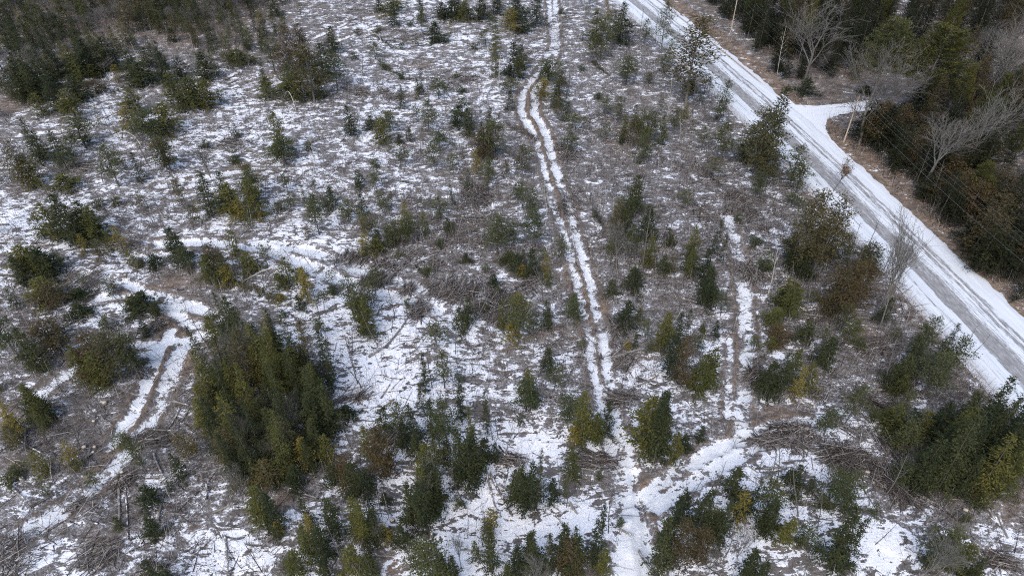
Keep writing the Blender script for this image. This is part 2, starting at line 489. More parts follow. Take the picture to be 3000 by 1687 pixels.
class Tubes:
    """tapered polylines gathered into one mesh"""
    def __init__(s):
        s.V, s.F, s.T, s.n = [], [], [], 0

    def add(s, pts, rad, sides=5, tint=.5, cap=True):
        pts = np.asarray(pts, float)
        n = len(pts)
        d = np.gradient(pts, axis=0)
        d /= np.linalg.norm(d, axis=1)[:, None] + 1e-9
        up = np.array([0, 0, 1.0]) if abs(d[0][2]) < .9 else np.array([1.0, 0, 0])
        a = np.cross(d, up)
        a /= np.linalg.norm(a, axis=1)[:, None] + 1e-9
        b_ = np.cross(d, a)
        ang = np.arange(sides) * 2 * math.pi / sides
        rad = np.asarray(rad, float) * np.ones(n)
        ring = pts[:, None, :] + rad[:, None, None] * (np.cos(ang)[None, :, None] * a[:, None, :] + np.sin(ang)[None, :, None] * b_[:, None, :])
        s.V.append(ring.reshape(-1, 3))
        base = s.n
        i = np.arange(n - 1)[:, None] * sides
        j = np.arange(sides)[None, :]
        k = (j + 1) % sides
        q = np.stack([base + i + j, base + i + k, base + i + sides + k, base + i + sides + j], -1).reshape(-1, 4)
        s.F.append(q)
        s.T.append(np.full(n * sides, tint))
        s.n += n * sides
        if cap:
            for c, off in ((0, 0), (n - 1, (n - 1) * sides)):
                s.V.append(pts[c][None])
                tri = np.stack([base + off + np.arange(sides), base + off + (np.arange(sides) + 1) % sides, np.full(sides, s.n)], -1)
                s.F.append(tri)
                s.T.append(np.array([tint]))
                s.n += 1

    def mesh(s, name, mat, smooth_=True):
        F4 = [f for f in s.F if f.shape[1] == 4]
        F3 = [f for f in s.F if f.shape[1] == 3]
        fl = ([np.concatenate(F4)] if F4 else []) + ([np.concatenate(F3)] if F3 else [])
        return mesh_np(name, np.concatenate(s.V), fl, mat, np.concatenate(s.T), smooth_)


def spikes(P, D, Ln, Rd, tint):
    """many thin three-sided sticks: start, direction, length, radius"""
    n = len(P)
    D = D / (np.linalg.norm(D, axis=1)[:, None] + 1e-9)
    up = np.where(np.abs(D[:, 2:3]) < .9, np.array([[0, 0, 1.0]]), np.array([[1.0, 0, 0]]))
    a = np.cross(D, up); a /= np.linalg.norm(a, axis=1)[:, None] + 1e-9
    b_ = np.cross(D, a)
    V = np.empty((n, 6, 3))
    for k in range(3):
        an = k * 2 * math.pi / 3
        off = a * math.cos(an) + b_ * math.sin(an)
        V[:, k] = P + off * Rd[:, None]
        V[:, 3 + k] = P + D * Ln[:, None] + off * (Rd * .45)[:, None]
    base = (np.arange(n) * 6)[:, None]
    F = np.concatenate([base + np.array([[k, (k + 1) % 3, 3 + (k + 1) % 3, 3 + k]]) for k in range(3)])
    return V.reshape(-1, 3), F, np.repeat(tint, 6)


def diamonds(P, D, Ln, Wd, rng, flat=.5, tint=None):
    """leaf sprays as kites"""
    n = len(P)
    D = D / (np.linalg.norm(D, axis=1)[:, None] + 1e-9)
    r = rng.normal(size=(n, 3))
    r[:, 2] *= flat
    side = np.cross(D, np.array([[0, 0, 1.0]])) + r * .55
    side -= D * np.sum(side * D, 1)[:, None]
    side /= np.linalg.norm(side, axis=1)[:, None] + 1e-9
    V = np.empty((n, 4, 3))
    V[:, 0] = P
    V[:, 1] = P + D * (Ln * .45)[:, None] + side * (Wd * .5)[:, None]
    V[:, 2] = P + D * Ln[:, None]
    V[:, 3] = P + D * (Ln * .45)[:, None] - side * (Wd * .5)[:, None]
    F = (np.arange(n) * 4)[:, None] + np.arange(4)[None]
    if tint is None:
        tint = rng.random(n)
    return V.reshape(-1, 3), F, np.repeat(tint, 4)


def conifer(seed, Hh, Rr, bf, per_m, spacing, el, shape='cone', clump=0.0, droop=.25, trunk_r=.1, limbs=False, gaps=.15, fluff=.34):
    """crown V,F,T and trunk Tubes of a conifer Hh tall, Rr wide from the axis"""
    rng = np.random.default_rng(seed)
    nb = int(Hh * (1 - bf) * per_m)
    f = (np.arange(nb) + rng.random(nb)) / nb
    f = f ** .92
    z = Hh * (bf + (1 - bf) * f)
    az = np.arange(nb) * 2.39996 + rng.normal(0, .35, nb)
    if shape == 'cone':
        prof = (1 - f) ** .98 * np.minimum(1, .55 + f * 4) + .04
    elif shape == 'narrow':
        prof = (1 - f) ** .78 * np.minimum(1, .6 + f * 3) + .05
    elif shape == 'round':
        prof = np.sqrt(np.clip(1 - (2 * f - .85) ** 2 / 1.35, .02, 1))
    else:
        prof = np.sin(np.clip(f, 0, 1) ** .7 * 2.5 + .45)
        prof = np.clip(prof, .12, 1)
    lump = 1 + .30 * np.sin(az * 2 + z * 1.3 + seed) + .24 * np.sin(az * 3 - z * 2.1 + seed * 2)
    Lb = Rr * prof * rng.uniform(.72, 1.1, nb) * lump
    keep = rng.random(nb) > gaps
    if clump:
        keep &= (np.sin(az * 1.0 + z * 2.3 / Hh * 6 + seed) + rng.normal(0, .5, nb)) > -1.2 + clump
    z, az, Lb, f = z[keep], az[keep], Lb[keep], f[keep]
    nb = len(z)
    out = np.stack([np.cos(az), np.sin(az), np.zeros(nb)], 1)
    rise = (.55 * f - droop) + rng.normal(0, .08, nb)
    wob = .15 * Rr * .3
    ax_x = np.sin(z * .35 + seed) * wob
    ax_y = np.cos(z * .3 + seed * 3) * wob
    org = np.stack([ax_x, ax_y, z], 1)
    m = np.maximum(2, (Lb / spacing).astype(int))
    bi = np.repeat(np.arange(nb), m)
    k = np.concatenate([np.arange(q) for q in m])
    t = (k + rng.random(len(k))) / m[bi]
    t = .12 + .9 * t if not clump else .22 + .8 * t
    P = org[bi] + out[bi] * (Lb[bi] * t)[:, None]
    P[:, 2] += Lb[bi] * (rise[bi] * t - .12 * t * t)
    tang = np.stack([-out[bi][:, 1], out[bi][:, 0], np.zeros(len(bi))], 1)
    Vs, Fs, Ts, n0 = [], [], [], 0
    for sgn in (-1, 1, 0):
        D = out[bi] * (.75 if sgn else 1.0) + tang * sgn * .85
        D[:, 2] += rise[bi] * .5 + rng.normal(0, fluff, len(bi)) - .1
        ln = el * rng.uniform(.65, 1.3, len(bi)) * (1.1 - .45 * t)
        wd = el * .33 * rng.uniform(.7, 1.2, len(bi))
        Pj = P + rng.normal(0, el * fluff * 1.1, P.shape)
        # inner sprays stay duller than the fresh tips
        V, F, T = diamonds(Pj, D, ln, wd, rng, .6, np.clip(rng.normal(.5, .22, len(bi)), 0, 1))
        Vs.append(V); Fs.append(F + n0); Ts.append(T); n0 += len(V)
    # leader
    V, F, T = diamonds(np.array([[ax_x[-1] if nb else 0, ax_y[-1] if nb else 0, Hh * .93]] * 6), np.concatenate([rng.normal(0, .25, (6, 2)), np.ones((6, 1))], 1), np.full(6, Hh * .07), np.full(6, el * .35), rng)
    Vs.append(V); Fs.append(F + n0); Ts.append(T)
    tb = Tubes()
    zz = np.linspace(-.25, Hh * .96, 7)
    tb.add(np.stack([np.sin(zz * .35 + seed) * wob, np.cos(zz * .3 + seed * 3) * wob, zz], 1), trunk_r * (1 - np.linspace(0, .9, 7)), 6)
    if limbs:
        idx = rng.permutation(nb)[:max(10, nb // 2)]
        for i in idx:
            tt = np.array([0, .5, .95])
            pp = org[i][None] + out[i][None] * (Lb[i] * tt)[:, None]
            pp[:, 2] += Lb[i] * (rise[i] * tt - .12 * tt * tt)
            tb.add(pp, [trunk_r * .28, trunk_r * .18, trunk_r * .07], 3, cap=False)
        # dead stubs on the bare part of the stem
        for i in range(int(Hh * bf * 4)):
            a_, z_ = rng.random() * 6.28, rng.uniform(.1, 1) * Hh * bf
            l_ = Rr * rng.uniform(.15, .5)
            tb.add([(0, 0, z_), (math.cos(a_) * l_, math.sin(a_) * l_, z_ + l_ * .1)], [trunk_r * .2, trunk_r * .06], 3, cap=False)
    return (np.concatenate(Vs), np.concatenate(Fs), np.concatenate(Ts)), tb


def broad_pine(seed, Hh, Rr):
    rng = np.random.default_rng(seed)
    tb = Tubes()
    zz = np.linspace(-.3, Hh * .97, 9)
    tb.add(np.stack([np.sin(zz * .2) * .2, np.cos(zz * .17) * .2, zz], 1), .22 * (1 - np.linspace(0, .88, 9)), 7)
    Vs, Fs, Ts, n0 = [], [], [], 0
    for i in range(58):
        f = i / 57
        z = Hh * (.38 + .58 * f)
        az = i * 2.4 + rng.normal(0, .3)
        Lb = Rr * (1.05 - .75 * f ** 1.3) * rng.uniform(.6, 1.15)
        o = np.array([math.cos(az), math.sin(az), 0])
        tt = np.linspace(0, 1, 5)
        pp = np.array([0, 0, z]) + o * (Lb * tt)[:, None]
        pp[:, 2] += Lb * (.15 * tt + .35 * tt * tt)
        tb.add(pp, .06 * (1.1 - tt), 3, cap=False)
        nt_ = int(5 + Lb * 2.2)
        for j in range(nt_):
            t = .3 + .7 * (j + rng.random()) / nt_
            c = np.array([0, 0, z]) + o * Lb * t
            c[2] += Lb * (.15 * t + .35 * t * t)
            tg = np.array([-o[1], o[0], 0]) * rng.normal(0, .3) * Lb * t
            c = c + tg
            q = 26
            P = c + rng.normal(0, .2, (q, 3)) * np.array([1.2, 1.2, .7])
            D = rng.normal(0, .7, (q, 3)) + o * .7
            D[:, 2] = np.abs(D[:, 2]) * .7 + .25
            V, F, T = diamonds(P, D, rng.uniform(.28, .5, q), rng.uniform(.05, .10, q), rng, 1.0, np.clip(rng.normal(.5 + .1 * rng.normal(), .2, q), 0, 1))
            Vs.append(V); Fs.append(F + n0); Ts.append(T); n0 += len(V)
    return (np.concatenate(Vs), np.concatenate(Fs), np.concatenate(Ts)), tb


def bare_tree(seed, Hh, Rr, fork=.35, sides=5, rt=.16, levels=4, spread=.55):
    """leafless broadleaf: trunk mesh and limbs mesh"""
    rng = random.Random(seed)
    trunk, limbs = Tubes(), Tubes()

    def grow(p, d, ln, r, lev, tb):
        n = 4 if lev < 2 else 3
        pts, rad = [p], [r]
        for i in range(n):
            d = (d + Vector((rng.gauss(0, .10), rng.gauss(0, .10), rng.gauss(.05, .05)))).normalized()
            p = p + d * ln / n
            pts.append(p)
            rad.append(r * (1 - .55 * (i + 1) / n))
        tb.add([tuple(q) for q in pts], rad, sides if lev == 0 else (4 if lev == 1 else 3), cap=False)
        if lev >= levels:
            return
        kids = {0: 6, 1: 6, 2: 4, 3: 4}.get(lev, 3)
        for k in range(kids):
            t = rng.uniform(.3, 1) if lev else rng.uniform(.5, 1)
            if k == 0:
                t = 1
            i = min(n - 1, int(t * n))
            q = pts[i].lerp(pts[i + 1], t * n - i) if i < n else pts[-1]
            a = rng.uniform(.25, spread + .12 * lev)
            perp = d.orthogonal().normalized()
            perp.rotate(Matrix.Rotation(k * 2.4 + rng.uniform(-.6, .6), 3, d))
            nd = (d * math.cos(a) + perp * math.sin(a)).normalized()
            grow(q, nd, ln * rng.uniform(.5, .78) * (1.0 if lev else .95), max(r * .42, .017), lev + 1, limbs)

    grow(Vector((0, 0, -.2)), Vector((0, 0, 1)), Hh * (fork + .14), rt, 0, trunk)
    return trunk, limbs


def sapling(seed, Hh, twigs=16):
    rng = random.Random(seed)
    tb, lb = Tubes(), Tubes()
    bend = rng.uniform(-.5, .5)
    zz = np.linspace(0, 1, 7)
    pts = np.stack([bend * zz ** 2 * Hh * .12, .05 * Hh * np.sin(zz * 3 + seed), zz * Hh - .1], 1)
    tb.add(pts, .06 * (1.05 - zz * .8), 4)
    for i in range(twigs):
        t = rng.uniform(.3, .98)
        p = np.array([np.interp(t, zz, pts[:, j]) for j in range(3)])
        a = i * 2.4 + rng.uniform(-.4, .4)
        l_ = Hh * .2 * (1.15 - t) * rng.uniform(.6, 1.2)
        d = np.array([math.cos(a), math.sin(a), rng.uniform(.5, 1.3)])
        p2 = p + d * l_ * .6
        lb.add([p, p2, p2 + (d + np.array([0, 0, .4])) * l_ * .4], [.016, .012, .007], 3, cap=False)
        if rng.random() < .6:
            d2 = np.array([math.cos(a + 1), math.sin(a + 1), .8])
            lb.add([p2, p2 + d2 * l_ * .4], [.011, .006], 3, cap=False)
    return tb, lb


# ------------------------------------------------------------------ prototypes: kind -> list of (height, radius, crown mesh, trunk mesh)
PROTO = {}


def reg(kind, Hh, Rr, crown, trunk, leaf, bark, size):
    cm = mesh_np('crown', crown[0], [crown[1]], leaf, crown[2])
    tm = trunk.mesh('trunk', bark)
    PROTO.setdefault(kind, []).append((Hh, Rr, cm, tm, size))


def fam(kind, leaf, bark, **kw):
    for size, (Hh, Rr, el) in enumerate(((4.0, .95, .22), (8.0, 1.5, .30), (14.0, 2.4, .42))):
        for v in range(5):
            p = dict(bf=.06, per_m=20 if size == 0 else 16 if size == 1 else 11, spacing=.105 if size == 0 else .125 if size == 1 else .17, el=el * 1.05, trunk_r=.05 + .045 * size)
            q = {k: (x[size] if isinstance(x, tuple) else x) for k, x in kw.items()}
            p.update(q)
            c, t = conifer(hash((kind, 1)) % 1 + ord(kind) * 31 + size * 7 + v * 101, Hh, Rr, **p)
            reg(kind, Hh, Rr, c, t, leaf, bark, size)


fam('s', 'spruce_needles', 'dark_bark', droop=.3)
fam('f', 'spruce_needles', 'dark_bark', droop=.3, bf=.1)  # scattered dark spruces, a second spruce kind with the same needles
fam('o', 'fir_needles', 'dark_bark', droop=.22, shape='narrow', gaps=.22)
fam('y', 'golden_needles', 'dark_bark', droop=.15, shape='narrow', gaps=.3, per_m=(17, 13, 9))
fam('c', 'rusty_needles', 'dark_bark', droop=.1, shape='plume', gaps=.25, clump=.3, fluff=.6, limbs=True, per_m=(23, 19, 14))
fam('q', 'cedar_sprays', 'grey_bark', droop=.05, shape='plume', bf=.22, gaps=.15, clump=.25, fluff=.6, limbs=True, per_m=(22, 17, 13))
fam('p', 'pine_needles', 'dark_bark', droop=.05, shape='plume', bf=.3, gaps=.2, clump=.3, fluff=.6, limbs=True, per_m=(22, 18, 14))
fam('h', 'pine_needles', 'dark_bark', droop=-.05, shape='round', bf=.02, gaps=.45, limbs=True)
fam('z', 'forest_needles', 'dark_bark', droop=.25, shape='narrow', bf=.12, gaps=.2)
for v in range(3):
    c, t = broad_pine(50 + v, 16, 4.2)
    reg('P', 16, 4.2, c, t, 'fir_needles' if v == 0 else 'pine_needles' if v == 1 else 'forest_needles', 'grey_bark', 2)
for v in range(5):
    Hh = 12
    tr, lb = bare_tree(90 + v, Hh, 3, fork=.30, rt=.17)
    PROTO.setdefault('b', []).append((Hh, 3.2, lb.mesh('limbs', 'grey_bark'), tr.mesh('trunk', 'grey_bark'), v % 3))
for v in range(8):
    tr, lb = sapling(130 + v, 5 + v % 3)
    PROTO.setdefault('t', []).append((5 + v % 3, .8, lb.mesh('limbs', 'dark_bark' if v % 2 else 'grey_bark'), tr.mesh('trunk', 'dark_bark' if v % 2 else 'grey_bark'), v % 3))
for v in range(3):
    tr, lb = sapling(160 + v, 8, 12)
    PROTO.setdefault('n', []).append((8, .8, lb.mesh('limbs', 'pale_bark'), tr.mesh('trunk', 'pale_bark'), v % 3))
# a young oak that kept its dead leaves
rng = np.random.default_rng(5)
tr, lb = bare_tree(97, 7, 2, fork=.35, rt=.08, levels=3)
lv = np.concatenate(lb.V)
pick = lv[rng.integers(0, len(lv), 900)]
Vd, Fd, Td = diamonds(pick + rng.normal(0, .08, pick.shape), rng.normal(0, 1, pick.shape), rng.uniform(.12, .25, 900), rng.uniform(.08, .16, 900), rng)
OAK = (7.0, 2.0, mesh_np('leaves', Vd, [Fd], 'dry_leaves', Td), tr.mesh('trunk', 'dark_bark'), lb.mesh('limbs', 'dark_bark'))

KIND = {'f': ('dark_spruce', 'balsam fir', 'dark'), 's': ('spruce_tree', 'spruce', 'dark green'), 'o': ('fir_tree', 'fir', 'olive green'), 'y': ('golden_fir', 'fir', 'yellowish'),
        'c': ('cedar_tree', 'cedar', 'rusty brown'), 'q': ('open_cedar', 'cedar', 'thin brownish-green'), 'p': ('young_pine', 'pine', 'sparse thin-stemmed'),
        'h': ('evergreen_bush', 'bush', 'low olive'), 'P': ('white_pine', 'pine', 'broad plumed'), 'b': ('bare_tree', 'broadleaf tree', 'leafless grey'),
        't': ('bare_young_tree', 'sapling', 'leafless thin'), 'n': ('dead_tree', 'snag', 'pale bare'), 'z': ('forest_spruce', 'spruce', 'dark')}

LAND = [("the big twig heap mid-clearing", 1440, 900), ("the snowy driveway mouth", 2420, 320), ("the bend in the twin ruts", 1555, 290), ("the roadside utility pole", 2142, 80),
        ("the flat snow at the ruts' end", 1855, 1600), ("the fork of the rutted tracks", 1860, 1450), ("the hooked track's snowy curve", 510, 1020), ("the rusty fallen tree on the ruts", 1540, 400),
        ("the tall bare trunks beside the road", 2590, 930), ("the slash tangle below the road", 2450, 1350), ("the straight snow-filled trench", 2175, 1100), ("the pale round bare crown", 685, 1220),
        ("the felled green fir", 745, 860), ("the upright brush heap", 1385, 560), ("the open snow patch", 1120, 1120), ("the tall cedar at the road edge", 2225, 500),
        ("the parallel grey logs", 790, 500), ("the arched birch", 370, 430), ("the two tall leaning stems", 460, 400), ("the striped snow furrows", 690, 250), ("the reddish leaf patch", 540, 830),
        ("the crossed grey logs", 480, 1390), ("the pair of round dark bushes", 415, 1490), ("the golden-leaved tree", 870, 1320), ("the tan grass ring in the snow", 1520, 1500), ("the skid trail's snowy ruts", 1000, 830),
        ("the narrow snow ledges", 1150, 260), ("the hollow brown puddle", 1290, 1560), ("the wide round snow patch", 2590, 1630), ("the big rusty cedar", 2540, 850), ("the little driveway pole", 2472, 417)]
LG = np.array([pg(x, y) for _, x, y in LAND])
ORD = "first second third fourth fifth sixth seventh eighth ninth tenth eleventh twelfth thirteenth fourteenth fifteenth sixteenth seventeenth eighteenth nineteenth twentieth".split()
PENDING = []     # (object, adjective+noun, noun, x, y)


def size_word(Hh):
    return 'small' if Hh < 3.5 else 'mid-sized' if Hh < 7.5 else 'tall'


def label_all():
    rows = {}
    for o, desc, noun, x, y in PENDING:
        d = np.hypot(LG[:, 0] - x, LG[:, 1] - y)
        i = int(d.argmin())
        rows.setdefault((i, desc), []).append((d[i], o, desc))
    for (i, desc), lst in rows.items():
        lst.sort(key=lambda r: r[0])
        for n, (d, o, desc) in enumerate(lst):
            if len(lst) == 1:
                o['label'] = f"{desc}, the one standing by {LAND[i][0]}" if 'lying' not in desc else f"{desc}, the one by {LAND[i][0]}"
            else:
                w = ORD[n] if n < 20 else ('twenty-' + ORD[n - 20] if n < 29 else 'outer')
                o['label'] = f"{desc}, {w} such out from {LAND[i][0]}"


COUNT = [0]


def place(kind, x, y, Hh, Rr, group, label=None, lean=None, rot=None, proto=None):
    cand = PROTO[kind]
    if kind in 'btnP':
        pr = cand[R.randrange(len(cand))] if proto is None else cand[proto]
    else:
        want = 0 if Hh < 5.2 else 1 if Hh < 10.5 else 2
        cc = [c for c in cand if c[4] == want]
        pr = cc[R.randrange(len(cc))] if proto is None else cc[proto]
    name, noun, adj = KIND[kind]
    e = bpy.data.objects.new(name, None)
    COL.objects.link(e)
    e.empty_display_size = .3
    z = float(height(x, y))
    e.location = (x, y, z)
    if lean is None:
        lean = (R.gauss(0, .025), R.gauss(0, .025))
    e.rotation_euler = (lean[0], lean[1], R.uniform(0, 6.28)) if rot is None else rot
    sxy = Rr / pr[1]
    if kind in 'tn':
        sxy = max(.8, min(1.3, Hh / pr[0]))
    e.scale = (sxy, sxy * R.uniform(.9, 1.1), Hh / pr[0])
    cn = 'limbs' if kind in 'btn' else 'crown'
    link(cn, pr[2], e)
    link('trunk', pr[3], e)
    e['category'] = 'bush' if kind == 'h' else 'dead tree' if kind == 'n' else 'sapling' if kind == 't' else 'tree'
    e['group'] = group
    if label:
        e['label'] = label
    else:
        PENDING.append((e, f"{size_word(Hh)} {adj} {noun}", noun, x, y))
    COUNT[0] += 1
    return e


def tree_px(kind, c, ax, ay, by, w, bx=None, fixed=None, **kw):
    """a tree from the place of its tip and of its foot"""
    px, py = cpx(c, ax, ay)
    if kind in 'socyhzf':
        by = by - .28 * w
    if by - ay < 18:
        by = ay + 18
    _, pb = cpx(c, 0, by)
    lean = None
    if bx is not None:
        pbx, _ = cpx(c, bx, by)
    else:
        pbx = px + (1500 - px) * (pb - py) / (VPY - py)
    x, y = pg(pbx, pb)
    v = py - 843.5
    dn, fw = F_PX * SP + v * CP, F_PX * CP - v * SP
    Hh = H_CAM - y * dn / fw
    if bx is not None:
        tx = (H_CAM - Hh) / dn * (px - 1500)
        lean = (0.0, math.atan2(tx - x, Hh))
    depth = y * CP + (H_CAM - Hh / 2) * SP
    Rr = w * K / F_PX * depth / 2
    Hh = max(1.2, min(Hh, 19))
    if kind == 'h':
        Hh = max(1.6, Hh)
        Rr = min(Rr, Hh * .62)
    gname = {'s': 'spruces standing in the cleared forest', 'o': 'olive firs standing in the clearing', 'y': 'yellowish firs', 'c': 'rusty cedars', 'q': 'open brownish cedars',
             'p': 'thin young pines left standing', 'h': 'low evergreen bushes', 'P': 'broad white pines across the road', 'b': 'leafless trees', 't': 'leafless saplings', 'n': 'pale dead snags', 'z': 'forest spruces'}[kind]
    return place(kind, x, y, Hh, max(.4, Rr * (1.2 if kind in 'btn' else 1.28 if kind in 'pq' else 1.25)), gname, lean=lean, **kw), Hh


# ------------------------------------------------------------------ ground
def axis(a, b, step, far):
    core = np.arange(a, b + step / 2, step)
    lo = a - np.array([far, 300, 120, 60, 30, 12, 4.0])
    hi = b + np.array([4.0, 12, 30, 60, 120, 300, far])
    return np.concatenate([lo, core, hi])


gx = axis(-165, 165, .34, 1500)
gy = axis(24, 236, .30, 1500)
X, Y = np.meshgrid(gx, gy)
Z = height(X, Y)
PX, PY = to_px(X, np.maximum(Y, -20))
S = snow_density(PX, PY)
S = .49 + (S - .45) * .46
Rt = np.zeros_like(X)
Br = np.zeros_like(X)
for c, x, y, rx, ry, a in SPOTS:
    ox, oy = cpx(c, x, y)
    q = ((PX - ox) / (rx * K * 1.15)) ** 2 + ((PY - oy) / (ry * K * 1.15)) ** 2
    S += a * (.34 if a > 0 else .5) * np.exp(-q * q)
for c, x, y, rx, ry, a in BROWN:
    ox, oy = cpx(c, x, y)
    q = ((PX - ox) / (rx * K * 1.2)) ** 2 + ((PY - oy) / (ry * K * 1.2)) ** 2
    Br += a * np.exp(-q)
    S -= .18 * a * np.exp(-q)
wx = X + (fbm(X * .7, Y * .7, 40, 3) - .5) * .9
wy = Y + (fbm(X * .7, Y * .7, 50, 3) - .5) * .9
for pts, w, s in tracks:
    w *= 1.15
    D = seg_dist(wx, wy, pts)
    k = 1 / (1 + np.exp((D - w) / .1))
    brk = fbm(X * .28 + 9, Y * .28, 60, 3)
    tgt = s + .04 + (brk - .5) * 1.05
    S = S * (1 - k) + (.3 + tgt * .42) * k
    edge = np.exp(-((D - w - .45) / .35) ** 2) * (1 - Rt)
    Rt = np.maximum(Rt, k)
    S -= .24 * edge * (1 - k)
    Z -= .30 * k - .12 * edge
    Br += .38 * edge * (1 - k)
k = sum(in_poly(wx + a, wy + b_, flat_poly).astype(float) for a, b_ in [(0, 0), (.5, 0), (-.5, 0), (0, .5), (0, -.5), (.9, .4), (-.9, -.4), (.3, .9), (-.3, -.9)]) / 9
S = np.maximum(S, k * 1.15)
Rt = np.maximum(Rt, k)
s = road_s(X, Y)
wob = (fbm(X * .25, Y * .25, 70, 3) - .5) * 2.4
# dead grass verge beyond the road and thin one before it
vg = np.clip((s + wob - 8.5) / .8, 0, 1) * np.clip((16.5 + wob * 2 - s) / 2.5, 0, 1)
Br = np.maximum(Br, vg * 1.05)
S = S * (1 - vg) + .26 * vg
vg2 = np.clip((-3.5 + wob * .6 - s) / .8, 0, 1) * np.clip((s + 9 + wob) / 3, 0, 1)
Br = np.maximum(Br, vg2 * .6 * np.clip((150 - Y) / 20, 0, 1))
S += .10 * vg2
# wood across the road: leaf litter, little snow
wd = np.clip((s - 15) / 4, 0, 1)
S = S * (1 - wd) + (.31 + (fbm(X * .06, Y * .06, 80, 2) - .5) * .35) * wd
Br = np.clip(np.maximum(Br, wd * .45), 0, 1)
# hide the sheet under the pavement
under = (s > -4.8) & (s < 8.6)
Z = np.where(under, -.12, Z)
ny, nx = X.shape
V = np.stack([X, Y, Z], -1).reshape(-1, 3)
idx = np.arange(nx * ny).reshape(ny, nx)
F = np.stack([idx[:-1, :-1], idx[:-1, 1:], idx[1:, 1:], idx[1:, :-1]], -1).reshape(-1, 4)
me = mesh_np('ground', V, [F], 'snow_dusted_litter', None, True)
for nm, A in (('snow', S), ('brown', Br), ('rut', Rt)):
    a = me.attributes.new(nm, 'FLOAT', 'POINT')
    a.data.foreach_set('value', A.astype(np.float32).ravel())
link('ground', me, kind='structure')

# road sheet
us = np.concatenate([np.arange(-5.4, -3, .3), np.arange(-3, 9.01, .4), np.arange(9.2, 10.4, .3)])
vs = np.arange(10, 330, .8)
U, Vv = np.meshgrid(us, vs)
edge_l = (fbm(Vv * .6, U * 0 + 3, 21, 4) - .5) * 2.2
edge_r = (fbm(Vv * .5, U * 0 + 8, 22, 4) - .5) * 2.0
gap = np.clip((Vv - 150) / 3, 0, 1)
right_end = 9.3 + 1.1 * gap
Uw = np.where(U < -3, U + edge_l * np.clip((-3 - U) / 2, 0, 1), U)
Uw = np.where(U > 8, 8 + (U - 8) * (right_end - 8) / 2.2 + edge_r * np.clip((U - 8) / 2, 0, 1), Uw)
XX = np.polyval(ROAD, Vv) + Uw / .982
bank = .10 * np.exp(-((Uw + 1.9) / 1.0) ** 2) + .08 * np.exp(-((Uw - 8.2) / .9) ** 2)
ZZ = .045 + bank - .10 * np.clip((-4.0 - Uw) / 1.2, 0, 1) - .09 * np.clip((U - 9.3) / .9, 0, 1)
ny, nx = XX.shape
V = np.stack([XX, Vv, ZZ], -1).reshape(-1, 3)
idx = np.arange(nx * ny).reshape(ny, nx)
F = np.stack([idx[:-1, :-1], idx[:-1, 1:], idx[1:, 1:], idx[1:, :-1]], -1).reshape(-1, 4)
me = mesh_np('road', V, [F], 'ploughed_road_snow', None, True)
uvl = me.uv_layers.new(name='UVMap')
co = np.stack([Uw.ravel(), Vv.ravel()], 1)[F.ravel()]
uvl.data.foreach_set('uv', co.astype(np.float32).ravel())
link('road', me, kind='structure')

# driveway sheet with ragged edge, thin and closed
pts = []
for i in range(len(dv)):
    a, b_ = np.array(dv[i]), np.array(dv[(i + 1) % len(dv)])
    n = max(1, int(np.linalg.norm(b_ - a) / .5))
    for j in range(n):
        p = a + (b_ - a) * j / n
        pts.append(p + NR.normal(0, .09, 2))
import bmesh
bm = bmesh.new()
vv = [bm.verts.new((p[0], p[1], .012)) for p in pts]
bm.faces.new(vv)
bmesh.ops.triangulate(bm, faces=bm.faces[:])
me = bpy.data.meshes.new('driveway')
bm.to_mesh(me); bm.free()
me.materials.append(MATS['driveway_snow'])
link('driveway', me, kind='structure')

